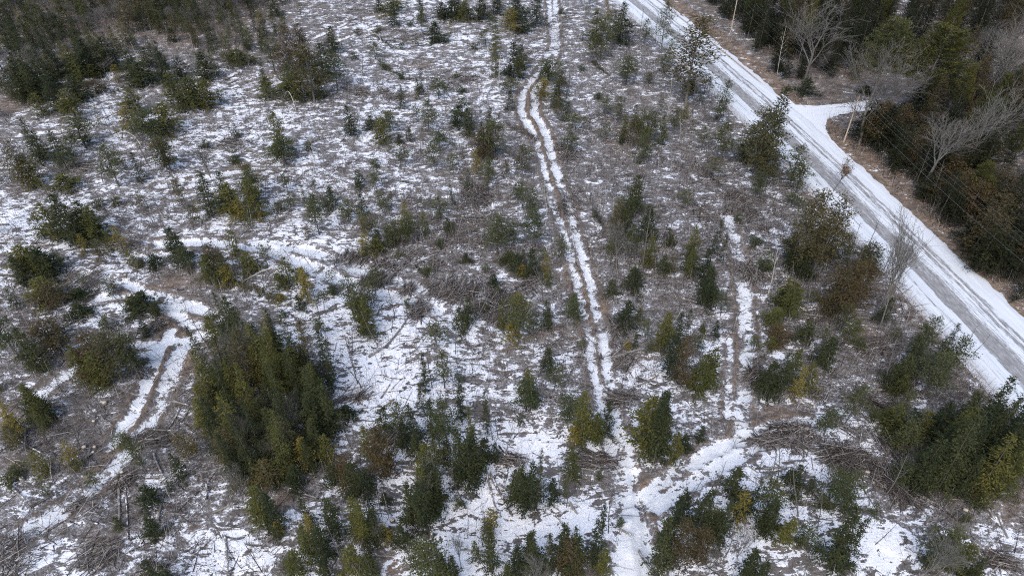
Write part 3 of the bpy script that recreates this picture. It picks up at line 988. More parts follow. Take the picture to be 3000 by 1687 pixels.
# ------------------------------------------------------------------ trees, read off the photograph crop by crop
TREES = {
'A': """s 60 430 760 200;s 180 480 780 200;s 300 440 740 180;s 330 560 900 190;o 250 700 900 130;s 600 300 640 230;s 750 290 600 220;o 680 490 620 110;c 700 610 745 150;s 520 420 640 200;
s 400 420 620 180;s 520 560 820 200;o 480 670 960 200;s 950 390 660 180;y 850 500 650 90;s 1080 370 560 160;s 1160 320 560 130;s 1040 480 720 280;s 1200 400 700 150;o 960 670 900 180;y 930 800 1060 180;
o 1190 790 1090 240;p 1060 840 1060 200;o 1280 560 870 200;o 1400 590 890 260;s 1340 450 640 170;s 1500 400 680 240;o 1530 610 870 180;o 1670 250 490 110;o 1780 390 560 240;s 1840 230 400 110;
c 2120 200 640 170;c 2225 180 560 140;q 2290 350 780 220;o 2000 590 800 180;p 2020 300 560 130;s 2400 330 650 200;s 2480 190 430 140;p 2500 400 690 160;o 2190 560 830 260;o 2380 600 810 160;
y 1950 80 200 90;s 2060 0 160 140;s 1280 220 350 120;s 140 890 1290 140;s 230 990 1240 160;s 370 990 1270 160;p 450 1150 1300 100;o 450 1330 1500 230;q 30 1060 1420 160;o 140 1180 1470 220;
p 560 900 1120 190;h 645 1040 1130 100;p 770 1090 1410 150;p 860 1160 1290 100;s 1760 930 1065 70;o 2070 870 1240 170;p 2110 1050 1260 170;q 1180 1040 1280 180;h 1540 1060 1170 200;p 1870 1290 1560 160;
p 2140 1320 1460 90;h 1780 1220 1290 200;b 190 380 640 170;t 985 890 1230 60;t 1090 1010 1250 60;b 1510 1090 1330 150;n 2310 1020 1310 40;t 1650 10 210 60;t 1900 20 200 50;t 1960 0 230 50;t 1620 60 240 50;t 1740 100 300 60;
h 2330 1120 1180 90;t 740 790 960 40;t 1400 500 640 60;t 900 1110 1290 60;t 1210 1290 1560 60;t 1300 1280 1560 60;p 1640 700 800 120""",
'B': """s 280 0 130 120;s 380 20 230 110;o 390 -40 150 180;s 590 -20 190 100;s 760 20 180 160;s 850 -60 180 200;o 930 0 200 150;s 1060 0 200 180;s 1170 -60 150 150;s 1310 -40 210 180;y 1280 70 290 170;
s 1370 60 300 160;s 1480 -80 240 140;s 700 150 350 150;h 790 250 340 110;o 1170 190 480 110;s 1300 320 640 170;s 1360 340 560 130;o 1160 330 620 90;s 1270 690 860 90;p 1080 220 340 120;h 1000 320 430 220;
p 1140 130 230 80;h 280 230 300 200;h 120 240 290 140;p 240 310 440 100;h 320 470 560 120;h 450 570 610 90;s 590 510 700 50;p 720 580 740 140;p 920 740 960 130;s 960 820 1050 130;s 870 800 1000 150;
p 640 760 1000 130;p 560 780 900 60;o 300 890 1130 160;s 220 880 1010 120;s 40 810 1080 150;p 350 850 1000 130;s 430 1020 1110 80;s 510 960 1090 80;p 740 1000 1140 180;c 1060 980 1260 140;
p 1150 910 1200 160;s 1120 1020 1220 130;p 690 1060 1290 100;p 470 1110 1260 100;h 250 1200 1290 120;s 120 1290 1460 110;p 1570 450 620 160;y 1540 600 780 150;p 1650 480 700 100;s 1640 620 840 120;
s 1700 700 880 80;p 1780 860 980 130;s 2130 20 380 200;o 1940 80 370 170;p 2060 80 380 130;p 1980 140 460 150;p 2310 140 340 90;p 2470 0 400 120;p 2170 420 640 160;h 2330 560 660 70;p 2140 520 650 80;
p 2300 820 1100 140;p 2360 830 1060 120;o 2440 860 1120 110;p 2540 800 1000 90;h 1940 700 770 90;p 2010 720 860 100;p 2000 930 1060 90;p 1740 1010 1160 120;h 1820 500 560 60;h 1660 90 140 90;
p 2490 300 500 100;n 2510 540 1050 40;t 2290 40 300 50;t 2400 60 330 50;t 640 480 760 50;t 780 680 880 50;n 690 370 720 40;t 1000 1200 1500 60;t 1380 1000 1440 60;t 1110 1000 1280 60;t 1010 200 420 60;t 870 200 340 50;
h 520 180 210 120;h 90 420 470 120;h 460 340 390 180;h 870 570 620 160;h 760 640 700 180;h 900 680 740 180;h 580 670 720 100;s 960 1000 1060 90;p 1480 640 780 70;p 1540 520 640 100;p 1900 330 470 120;p 2440 430 560 120;
p 840 1150 1300 120;h 1700 900 940 120;h 2260 1190 1240 80;p 1280 600 720 120;h 1410 70 130 100""",
'C': """s 90 560 700 80;p 340 590 960 120;p 350 900 1200 160;s 470 1080 1240 140;p 540 960 1200 130;s 70 600 720 120;q 690 1130 1400 160;p 900 1100 1400 170;p 920 1240 1450 150;
s 950 590 765 190;s 740 480 560 100;z 1480 760 1130 220;z 1620 800 1180 220;z 1400 840 1100 160;c 1560 780 1150 200;z 1700 1000 1320 180;z 1640 1120 1330 160;z 1810 650 1000 200;o 1900 640 900 200;
o 1330 470 600 110;s 1390 640 730 120;z 2520 600 1000 200;z 2300 1000 1400 250;z 2450 900 1500 240;c 2080 1200 1500 220;s 2350 1050 1360 180;z 2480 660 1060 200;z 2560 760 1200 200;
t 1000 640 700 60;t 130 540 880 50;t 230 540 860 60;t 300 700 900 60;n 805 190 560 40;t 1690 1000 1160 60;t 1790 1040 1200 60;t 1880 1100 1420 90;t 2000 1200 1500 90;t 2280 400 700 90;
p 600 1300 1500 110;p 180 940 1120 90;p 250 1180 1330 90""",
'D': """o 300 80 400 210;s 400 20 430 250;s 560 70 410 220;o 640 120 430 200;s 480 100 450 200;o 240 160 380 130;o 130 390 680 260;s 240 420 700 260;s 60 480 740 160;s 300 480 700 150;o 270 650 880 250;
c 340 700 900 180;s 30 720 900 100;s 570 740 850 170;s 570 840 990 190;h 800 660 800 90;s 1040 770 960 240;o 980 780 900 150;s 1150 840 960 120;s 1050 960 1110 110;s 90 1020 1380 180;s 160 1060 1400 150;
c 280 970 1260 260;c 600 1080 1440 240;q 740 1060 1420 260;o 500 1150 1470 160;o 650 1200 1500 240;s 960 1160 1340 110;p 880 1060 1400 140;s 1270 270 600 200;o 960 420 580 110;s 1140 470 600 130;
s 1380 380 600 130;s 1060 530 580 80;o 1730 300 520 140;c 1560 410 700 170;o 1540 480 740 200;o 1840 470 660 190;y 1700 560 760 160;p 1980 400 560 100;o 2130 500 740 150;y 2270 560 860 140;
p 2260 580 780 130;s 2240 780 920 100;c 2310 250 380 70;p 2340 10 330 120;s 1500 -150 210 170;s 1640 -140 210 180;o 1700 -60 250 200;o 1880 -80 260 200;y 1780 60 270 150;o 2350 20 180 110;
h 2100 110 180 110;p 2170 20 160 100;s 2480 -40 160 140;s 1610 740 1150 100;s 1680 800 1250 200;s 1780 900 1300 200;s 1880 1000 1400 200;s 2000 880 1300 120;o 1990 1040 1350 160;s 1950 1100 1450 200;
s 1700 1280 1500 250;o 1490 1420 1540 140;s 2380 1050 1500 140;s 2420 1120 1560 90;s 2260 1180 1500 200;o 2180 1200 1550 200;s 2340 1300 1600 150;s 1640 1350 1600 200;s 2080 1280 1550 200;b 1700 960 1450 300;
t 1600 640 900 40;h 860 40 130 120;h 770 940 1050 100;h 720 60 150 100;p 2400 960 1100 100;p 2100 930 1350 70;t 2130 1000 1400 60;t 2250 950 1350 60;p 2420 740 900 90;h 2510 730 790 80;h 2130 900 960 60;t 1130 0 330 60;t 1380 0 200 60;
t 1210 -20 200 60;p 1350 420 620 90;y 2120 780 860 110;o 2090 620 760 120;t 2350 680 940 70""",
'E': """p 30 60 210 120;s 140 10 200 110;p 200 130 330 110;o 620 130 340 100;p 520 200 380 130;s 340 250 430 110;s 250 270 440 120;y 170 310 500 150;o 250 330 480 130;c 420 260 410 90;s 800 180 310 110;
p 740 30 200 130;p 1170 180 460 170;p 1300 230 420 100;p 1460 130 420 150;p 1240 220 400 90;s 1270 450 570 160;s 1440 420 665 160;y 1370 540 640 100;s 1330 460 640 130;s 1150 620 730 110;s 940 460 545 90;
p 1670 310 540 90;o 1570 580 720 90;h 1090 560 610 60;h 740 380 420 60;s 2240 -110 240 190;s 2170 50 410 180;s 2340 100 420 190;o 2070 300 470 110;s 2450 460 650 150;s 2220 560 760 180;s 2050 650 800 115;
s 2170 820 1065 180;o 2270 850 980 90;s 2500 320 440 100;o 2480 890 1210 170;s 2560 880 1400 140;p 2320 950 1110 90;y 2170 1120 1200 80;s 2230 1060 1190 60;h 2340 1150 1210 60;s 950 810 1030 130;
s 900 880 1100 150;o 1210 840 1080 110;y 1330 760 870 130;y 1310 990 1190 180;p 1340 780 1120 180;s 1560 820 1055 115;o 1760 760 980 120;p 1770 800 1010 130;p 1820 1100 1200 60;s 1570 1180 1400 140;
p 755 1220 1500 100;s 600 1240 1560 100;p 700 1010 1180 140;h 500 850 890 60;p 30 620 900 120;p 90 740 990 120;p 130 780 1000 150;p 230 560 760 120;q 170 700 880 140;p 880 1370 1480 80;h 650 600 650 120;
b 2130 160 570 230;t 2350 100 580 120;t 210 100 280 100;t 930 400 460 50;t 1100 420 620 60;t 560 -40 140 60;t 430 20 230 60;t 980 0 100 60;t 350 700 980 70;n 1480 150 180 30;t 2400 330 560 60;t 790 1000 1200 60;t 850 1050 1230 60;
h 430 440 500 70;h 1560 950 1010 60;p 1450 900 1100 90;p 1620 1300 1500 120;o 1420 1350 1560 150;p 1180 700 780 60;h 1080 880 910 50;p 2490 1040 1200 100;t 2290 740 1000 80;t 1900 0 180 60;t 1460 1060 1220 80;t 40 1100 1448 60""",
'F': """s 90 390 620 150;s 200 420 700 140;s 290 180 480 80;s 240 560 850 170;s 220 640 900 160;o 90 420 660 100;s 60 870 1450 130;c 80 1040 1500 130;s 280 960 1110 90;o 170 980 1060 70;
q 1090 0 620 250 860;q 1250 40 640 230 960;c 1180 150 600 180;s 960 400 680 200;s 860 420 640 170;s 940 560 700 130;p 650 460 620 110;o 830 680 940 220;o 870 700 1000 180;s 760 760 900 140;
c 1300 540 980 240;c 1440 530 920 180;c 1240 640 1000 190;y 1120 790 930 150;q 1460 380 660 170;s 1590 800 1030 140;b 1810 180 900 290 1490;b 1920 300 1040 230 1480;p 1000 760 860 90;o 700 880 1060 180;
s 950 980 1200 180;p 1100 1040 1200 100;s 1140 1100 1370 190;c 740 1020 1180 160;o 690 1100 1210 100;o 880 1200 1500 170;s 700 1260 1560 190;o 1000 1310 1560 160;y 920 1320 1600 130;s 820 1220 1600 160;
o 270 1160 1500 160;o 190 1200 1560 200;p 1930 950 1300 150;s 2090 990 1330 120;p 2150 1090 1400 160;s 1900 1000 1440 180;s 1760 1230 1540 180;p 2000 1200 1500 220;s 1640 1300 1520 160;
z 1850 -60 90 160;z 2120 60 230 130;z 2250 200 480 220;c 2350 150 560 240;z 2400 260 660 230;z 2520 300 680 240;c 2450 20 480 240;z 2570 700 850 90;z 1970 -60 100 130;t 1950 30 220 120;
t 1360 240 560 60;t 1500 160 560 80;t 1600 400 600 70;t 1640 330 620 60;t 1300 300 600 60;t 2250 1000 1250 80;t 2300 1060 1230 80;t 1400 400 800 80;t 760 280 560 60;t 740 540 760 60;n 740 440 790 40;
h 560 350 440 100;h 640 520 640 110;s 800 360 420 70;h 1350 1120 1200 90;t 1680 1000 1160 60;p 1080 240 480 130;h 420 200 240 60;p 30 0 100 120;p 870 20 120 140;h 1030 300 380 90;p 560 1100 1180 90""",
'G': """s 150 20 300 170;s 200 60 330 200;o 30 320 470 110;o 220 510 720 150;y 440 430 640 130;p 640 650 780 100;s 1060 780 980 200;s 1090 1000 1190 160;s 850 1000 1120 90;h 930 390 440 60;h 1270 750 800 60;
o 1480 0 350 150;s 1560 -40 260 150;s 1640 190 420 170;s 1920 120 420 180;s 2000 200 560 220;s 2150 250 600 220;s 2300 100 500 240;s 2440 20 440 200;s 2060 300 650 200;s 1870 500 760 170;
s 2040 590 800 180;s 1760 520 740 160;o 2120 460 700 120;y 2260 410 700 160;s 2200 640 840 180;s 1900 640 830 150;s 2330 300 640 180;o 2440 400 640 150;s 1950 450 700 180;y 1410 370 510 60;
o 1690 490 640 120;o 1900 800 1180 210;s 1980 850 1200 180;y 2080 1050 1190 100;p 1760 700 830 100;s 2280 880 1130 130;s 2450 900 1250 200;y 2320 1000 1290 130;s 2380 1080 1400 180;o 2260 1080 1400 160;
o 2180 1300 1500 180;s 2420 1350 1550 150;c 2570 570 800 140;s 2500 640 800 150;s 1090 1350 1600 170;s 1190 1370 1600 120;b 1760 190 560 210;n 2030 40 270 110;n 2160 100 260 90;t 2500 1100 1400 60;
p 1000 440 660 70 1110;p 130 220 460 70 370;t 440 260 470 50 600;t 620 640 850 50 860;h 110 620 700 120;h 40 700 780 120;h 560 600 660 90;t 150 820 900 60;t 1860 1180 1420 60;t 1700 1140 1400 60;t 1890 300 480 60;
t 1500 880 1180 60;p 300 740 860 80""",
'H': """c 250 330 760 200;c 300 380 740 160;o 170 340 620 130;s 300 190 440 160;p 410 170 440 130;s 30 190 310 160;s 660 130 440 130;s 530 160 500 150;s 600 0 260 90;s 880 -40 310 110;s 1090 40 390 90;
o 960 200 720 130;s 870 310 760 200;s 1000 330 760 180;s 940 400 810 250;s 1080 390 610 150;s 1160 430 600 90;p 760 100 500 160;s 540 390 640 140;o 600 450 760 160;s 640 580 1000 230;o 560 620 1050 200;
s 480 730 1090 180;s 700 620 960 150;s 600 700 1120 220;s 60 640 900 200;s 150 660 900 200;o 70 870 1210 180;s 200 960 1250 200;o 110 900 1250 150;y 310 1060 1230 130;s 450 1050 1260 160;s 320 830 930 90;
h 880 850 940 80;o 60 1240 1500 200;s 190 1280 1500 180;s 1370 600 960 210;s 1480 460 950 100;s 1300 620 900 140;s 1440 560 980 160;s 1600 690 920 130;p 1700 680 900 60;p 1400 -20 210 160;s 1450 60 220 120;
o 1840 50 500 200;y 1790 300 440 150;p 1720 80 300 150;o 1930 200 470 150;s 2030 130 420 130;h 1350 240 310 60;h 1960 640 740 50;p 1820 430 490 60;s 2490 40 600 230;o 2350 110 560 280;s 2430 200 620 270;
o 2560 380 640 120;s 1120 1090 1430 150;o 1000 1180 1350 100;s 1440 1090 1390 180;s 1450 1180 1500 200;s 1700 1040 1400 180;s 1790 1030 1400 100;s 1960 920 1420 160;o 2000 1240 1500 140;s 1780 1150 1520 220;
c 1750 1180 1520 200;s 1580 1150 1480 130;s 1240 1320 1550 160;s 1330 1200 1480 150;b 1450 1260 1560 230;p 640 1180 1560 240;s 760 1290 1560 170;s 840 1300 1560 130;b 630 600 960 230;b 880 1070 1380 130;
s 2500 1000 1500 200;s 2550 870 1400 180;n 830 380 700 60;n 900 500 720 50;t 60 240 480 50;t 20 240 500 50;t 1160 100 400 60;t 1130 170 400 60;t 750 0 200 50;t 1120 1000 1120 60;t 1660 640 860 60;t 260 820 1000 60;
b 250 1020 1230 110;h 1110 1060 1100 40;p 560 1180 1448 160;t 1450 880 1060 60;o 2110 1020 1100 70;p 720 250 480 120;s 780 330 640 130;s 460 300 520 120;p 690 440 700 140;t 690 500 800 60;h 1420 700 780 100;b 990 1100 1440 0""",
'I': """s 30 820 1100 170;s 210 780 1180 180;s 420 650 880 190;s 360 880 1260 150;s 270 960 1230 180;c 60 1010 1450 180;c 180 1090 1400 160;s 480 830 1060 170;s 560 800 1000 110;s 700 920 1200 200;s 660 1020 1180 140;
s 900 640 820 130;s 830 660 800 130;s 990 720 870 90;s 860 820 920 120;h 1050 920 1000 200;s 1340 1000 1480 240;s 1400 1060 1480 150;s 1280 1040 1420 130;p 1460 930 1090 100;h 890 1190 1260 90;h 1010 1260 1330 90;
s 570 1270 1560 190;s 640 1340 1600 150;s 150 330 460 100;s 30 390 540 140;o 1640 170 420 200;s 1760 210 460 220;o 1580 200 350 150;h 1470 230 310 110;s 2250 60 480 260;s 2050 130 480 220;s 2440 210 560 170;
s 2350 250 680 250;s 1950 440 870 250;s 2150 300 760 280;s 2430 560 820 180;s 2260 640 880 250;s 1900 560 880 200;h 1620 440 500 100;p 1700 620 780 140;s 2270 850 980 120;p 2060 1150 1400 240;o 2180 1250 1500 220;
s 2280 1350 1600 150;o 2230 1420 1600 200;b 510 1100 1390 150;b 990 1330 1560 110;b 2000 1120 1500 230 1730;o 1870 220 480 180;s 2100 500 820 220;s 480 1400 1600 130;t 650 860 920 60 640;p 1330 700 900 150;
p 1180 700 860 180;p 1240 740 960 160;s 1290 860 1010 130;t 940 620 700 50;t 380 1100 1300 60;b 250 1280 1448 150;h 2130 1030 1080 70;h 1840 1330 1400 110"""}
GOLD = []
for c, txt in TREES.items():
    for row in txt.replace('\n', '').split(';'):
        q = row.split()
        if not q:
            continue
        k = q[0]
        ax, ay, by, w = map(float, q[1:5])
        if w <= 0:
            continue
        bx = float(q[5]) if len(q) > 5 else None
        tree_px(k, c, ax, ay, by, w, bx)

# singular trees with their own words
def one(kind, c, ax, ay, by, w, text, bx=None, proto=None):
    o, Hh = tree_px(kind, c, ax, ay, by, w, bx, proto=proto)
    PENDING.pop()
    o['label'] = text
    return o


one('q', 'C', 805, 760, 1330, 250, "tall cedar with pointed dark tip leaning over the road opposite the driveway mouth", 560)
one('s', 'C', 803, 630, 1320, 260, "narrow dark green spruce tip rising out of the cedar crown beside the road", 600)
one('q', 'C', 90, 30, 790, 300, "large thin-crowned pine straddling the near road edge before the utility pole", 20)
one('P', 'C', 1840, 90, 900, 480, "broad olive white pine above the driveway, brightest crown in the wood", 1700, 0)
one('P', 'C', 1640, 130, 800, 330, "olive-brown pine crown behind the fan-shaped bare tree at the driveway", None, 1)
one('b', 'C', 1190, 10, 640, 480, "big leafless tree with wide grey crown standing past the dark bush by the driveway", 910, 0)
one('b', 'C', 1600, 230, 1090, 480, "leafless tree with fan-shaped crown at the driveway corner, foot in tan grass", 1330, 1)
one('b', 'C', 2300, 190, 720, 360, "leafless grey tree among pines beyond the driveway's end", 2240, 2)
one('b', 'C', 2480, 180, 880, 380, "leafless tree overlapping another grey crown near the picture's corner wood", 2250, 3)
one('b', 'C', 1990, 730, 1440, 430, "leafless tree with thick forked trunk under the wires past the driveway", 1800, 4)
one('b', 'C', 2220, 620, 1380, 360, "slim leafless tree just behind the thick forked bare trunk under the wires", 2000, 0)

# the wood across the road and the far wood: tall dark trees by the dozen
def scatter(poly, n, kinds, hr, rr, group, label, mind=2.0):
    pts = [cg(*p) for p in poly]
    xs, ys = [p[0] for p in pts], [p[1] for p in pts]
    got, tries = [], 0
    while len(got) < n and tries < n * 40:
        tries += 1
        x, y = R.uniform(min(xs), max(xs)), R.uniform(min(ys), max(ys))
        if not in_poly(np.array([x]), np.array([y]), pts)[0]:
            continue
        if any((x - a) ** 2 + (y - b_) ** 2 < mind * mind for a, b_ in got):
            continue
        got.append((x, y))
        k = R.choice(kinds)
        Hh = R.uniform(*hr) * (.7 if k in 'tb' else 1)
        place(k, x, y, Hh, R.uniform(*rr), group[k] if isinstance(group, dict) else group, label=label[k])


gl = {'z': 'dark spruce packed in the dense wood beyond the power line', 'P': 'tall plumed pine in the dense wood beyond the power line', 'b': 'leafless grey tree in the dense wood beyond the power line',
      'c': 'brownish cedar in the dense wood beyond the power line', 't': 'thin leafless sapling in the dense wood beyond the power line'}
gg = {k: 'trees of the wood beyond the road, ' + KIND[k][1] + ' ' + KIND[k][2] for k in 'zPbct'}
scatter([('C', 170, -40), ('C', 600, 470), ('C', 930, 480), ('C', 1250, 330), ('C', 1650, 420), ('C', 1950, 480), ('C', 2600, 300), ('C', 2600, -300), ('C', 100, -300)], 230, 'zzzzzPPcz', (11, 17.5), (2.0, 3.0), gg, gl, 2.6)
scatter([('C', 1900, 560), ('C', 2700, 520), ('C', 2900, 1448), ('F', 2900, 700), ('F', 2620, 560), ('F', 2330, 330), ('C', 1950, 1400), ('C', 1750, 900)], 100, 'zzzbPcb', (8, 14), (1.7, 2.8), gg, gl, 2.7)
scatter([('C', 620, 520), ('C', 900, 620), ('C', 1300, 640), ('C', 1300, 480), ('C', 700, 380)], 12, 'zbtt', (5, 9), (1.2, 2.0), gg, gl, 2.2)
gl2 = {'q': 'thin brownish cedar in the far thicket behind the clearing', 'f': 'dark spruce packed in the far thicket behind the clearing', 'o': 'olive fir packed in the far thicket behind the clearing', 't': 'leafless thin stem in the far grey thicket behind the clearing',
       'b': 'leafless grey tree in the far thicket behind the clearing', 'p': 'sparse pine in the far thicket behind the clearing'}
gg2 = {k: 'trees of the far thicket, ' + KIND[k][1] + ' ' + KIND[k][2] for k in 'fotbpq'}
scatter([('A', -60, 350), ('A', 500, 300), ('A', 900, 250), ('A', 1500, 260), ('A', 2000, 120), ('A', 2400, -120), ('A', -100, -120)], 340, 'ffftbbbbpoq', (6, 11), (1.4, 2.5), gg2, gl2, 1.9)
scatter([('A', -60, 700), ('A', 250, 830), ('A', 560, 700), ('A', 900, 560), ('A', 500, 250), ('A', -60, 300)], 50, 'fffob', (6, 10), (1.7, 2.5), gg2, gl2, 2.1)
scatter([('B', 50, -40), ('B', 1500, -20), ('B', 1500, -150), ('B', 0, -150)], 44, 'ffop', (7, 11), (1.6, 2.4), gg2, gl2, 2.2)

scatter([('A', 450, 300), ('A', 1300, 300), ('A', 1280, 600), ('A', 900, 520), ('A', 560, 560)], 24, 'ffobtt', (5, 8.5), (1.2, 1.9), gg2, gl2, 2.2)
scatter([('A', 1300, 330), ('A', 1700, 300), ('A', 2050, 330), ('A', 1950, 560), ('A', 1400, 520)], 18, 'ffpqt', (4, 8), (1.0, 1.7), gg2, gl2, 2.2)
gl3 = {k: t + ' packed inside the big dark clump left standing in the clearing' for k, t in (('f', 'dark spruce'), ('o', 'olive fir'), ('q', 'thin-crowned cedar'), ('b', 'leafless grey tree'))}
gg3 = {k: 'trees of the big dark clump, ' + KIND[k][1] + ' ' + KIND[k][2] for k in 'foqb'}
scatter([('D', 1640, 1330), ('D', 1900, 1300), ('D', 2330, 1400), ('G', 2520, 200), ('G', 2480, 560), ('G', 2200, 880), ('G', 1900, 900), ('G', 1640, 600), ('G', 1560, 300), ('D', 1560, 1400)], 52, 'ffffooqqbb', (5, 12.5), (1.1, 1.8), gg3, gl3, 1.5)
scatter([('A', 1250, -50), ('A', 2200, -60), ('A', 2050, 430), ('A', 1500, 420), ('A', 1150, 250)], 75, 'ffbbpqttt', (5, 9), (1.1, 1.8), gg2, gl2, 1.8)
gl4 = {k: t + ' packed inside the dark clump near the road\'s lower end' for k, t in (('f', 'dark spruce'), ('o', 'olive fir'))}
gg4 = {k: 'trees of the dark clump near the road, ' + KIND[k][1] for k in 'fo'}
scatter([('I', 1850, 500), ('I', 2050, 400), ('I', 2500, 450), ('I', 2520, 700), ('I', 2300, 880), ('I', 1880, 850)], 24, 'fffo', (7, 13), (1.5, 2.2), gg4, gl4, 1.9)
scatter([('C', 780, 380), ('C', 980, 500), ('C', 1500, 540), ('C', 1520, 290), ('C', 780, 270)], 26, 'zzzP', (11, 15.5), (1.9, 2.8), gg, gl, 2.4)
gl5 = 'dark understorey spruce at the wood edge beside the tan verge'
scatter([('C', 150, -20), ('C', 420, 250), ('C', 620, 480), ('C', 720, 590), ('C', 900, 610), ('C', 1100, 560), ('C', 900, 380), ('C', 600, 150), ('C', 300, -40)], 46, 'z', (4, 8), (1.6, 2.4), 'understorey spruces at the wood edge', {'z': gl5}, 1.9)
scatter([('C', 1330, 1080), ('C', 1500, 1180), ('C', 1720, 1340), ('F', 1790, 30), ('F', 1960, 220), ('F', 2190, 310), ('F', 2280, 500), ('F', 2460, 680), ('F', 2600, 860), ('F', 2750, 800), ('F', 2576, 400), ('F', 2200, 0), ('C', 1900, 1100), ('C', 1500, 950)], 60, 'zzc', (4, 9), (1.6, 2.5), {'z': 'understorey spruces at the wood edge', 'c': 'brown cedars at the wood edge'}, {'z': gl5, 'c': 'brownish cedar at the wood edge beside the tan verge'}, 2.1)
# small evergreens growing everywhere over the clearing
n_s, tries = 0, 0
while n_s < 200 and tries < 9000:
    tries += 1
    px_, py_ = R.uniform(-20, 2700), R.uniform(10, 800) if R.random() < .6 else R.uniform(20, 1660)
    x, y = pg(px_, py_)
    if road_s(x, y) > -7 or fbm(np.array([x * .08]), np.array([y * .08]), 35, 2)[0] < .5:
        continue
    if min(seg_dist(np.array([x]), np.array([y]), t[0])[0] for t in tracks) < 2.2:
        continue
    k = R.choice('ppppffoqqy')
    h_ = R.uniform(2.0, 7)
    place(k, x, y, h_, h_ * R.uniform(.16, .26) + .2, 'small evergreens scattered over the clearing', lean=(R.gauss(0, .06), R.gauss(0, .06)))
    n_s += 1
# leafless saplings over the clearing
n_s, tries = 0, 0
while n_s < 195 and tries < 5000:
    tries += 1
    px_, py_ = R.uniform(0, 2700), R.uniform(20, 1680) ** 1.0
    if R.random() < .35:
        py_ = R.uniform(20, 800)
    x, y = pg(px_, py_)
    if road_s(x, y) > -7 or fbm(np.array([x * .06]), np.array([y * .06]), 33, 2)[0] < .47:
        continue
    if min(seg_dist(np.array([x]), np.array([y]), t[0])[0] for t in tracks) < 1.6:
        continue
    place('t' if R.random() < .93 else 'n', x, y, R.uniform(3.5, 8), .8, 'leafless saplings', lean=(R.gauss(0, .12), R.gauss(0, .12)))
    n_s += 1

# the young oak with dead leaves, by the road
for ax, ay, by, w, bx, tx in ((1190, 1215, 1450, 190, 1135, 'young oak still holding brown dead leaves at the near road edge'),):
    px, py = cpx('C', bx, by)
    x, y = pg(px, py)
    e = link('oak_tree', None, None, category='tree', label=tx)
    e.location = (x, y, float(height(x, y)))
    e.rotation_euler = (0, .25, 0)
    e.scale = (1.0, 1.0, 1.0)
    link('leaves', OAK[2], e); link('trunk', OAK[3], e); link('limbs', OAK[4], e)

# felled evergreens lying on the ground
def felled(c, x1, y1, x2, y2, w, kind, text):
    a, b_ = cg(c, x1, y1), cg(c, x2, y2)
    d = Vector((b_[0] - a[0], b_[1] - a[1], 0))
    Hh = d.length
    o = place(kind, a[0], a[1], Hh, w, 'felled evergreens lying on the ground', label=text)
    q = Vector((0, 0, 1)).rotation_difference(Vector((d.x, d.y, Hh * .02)).normalized())
    o.rotation_euler = q.to_euler()
    o.location.z += w * .45
    o.scale[1] = o.scale[0] * .9
    o['category'] = 'felled tree'


felled('D', 2150, 850, 1700, 680, 1.3, 'o', "felled green fir lying across the snow beside the skid trail")
felled('D', 1840, 690, 2010, 540, .8, 'o', "short felled fir propped against the long felled green fir")
felled('E', 1900, 160, 2000, 310, 1.0, 's', "dark felled spruce top lying between the ruts and the twin spruces")
felled('B', 270, 460, 480, 610, 1.0, 'o', "felled fir lying in slash among the narrow snow ledges")
felled('B', 1890, 470, 2030, 600, .9, 's', "felled dark spruce lying on frosted brush past the ruts' bend")
felled('B', 1500, 1090, 1230, 950, .8, 'c', "rusty brown felled tree lying across both wheel ruts")
felled('F', 480, 1275, 620, 1255, .6, 'o', "small green tree top lying across the snow-filled trench")
felled('A', 1880, 1290, 1650, 1240, .9, 'o', "green fir top lying at the end of the parallel grey logs")
felled('B', 420, 370, 220, 260, .9, 's', "dark felled spruce lying beside the snow ledges at the far clearing")
felled('E', 650, 640, 560, 560, .8, 's', "green branch pile of a felled spruce at the skid trail's edge")
felled('I', 1130, 960, 960, 900, .9, 's', "felled spruce lying in snow below the slash tangle")

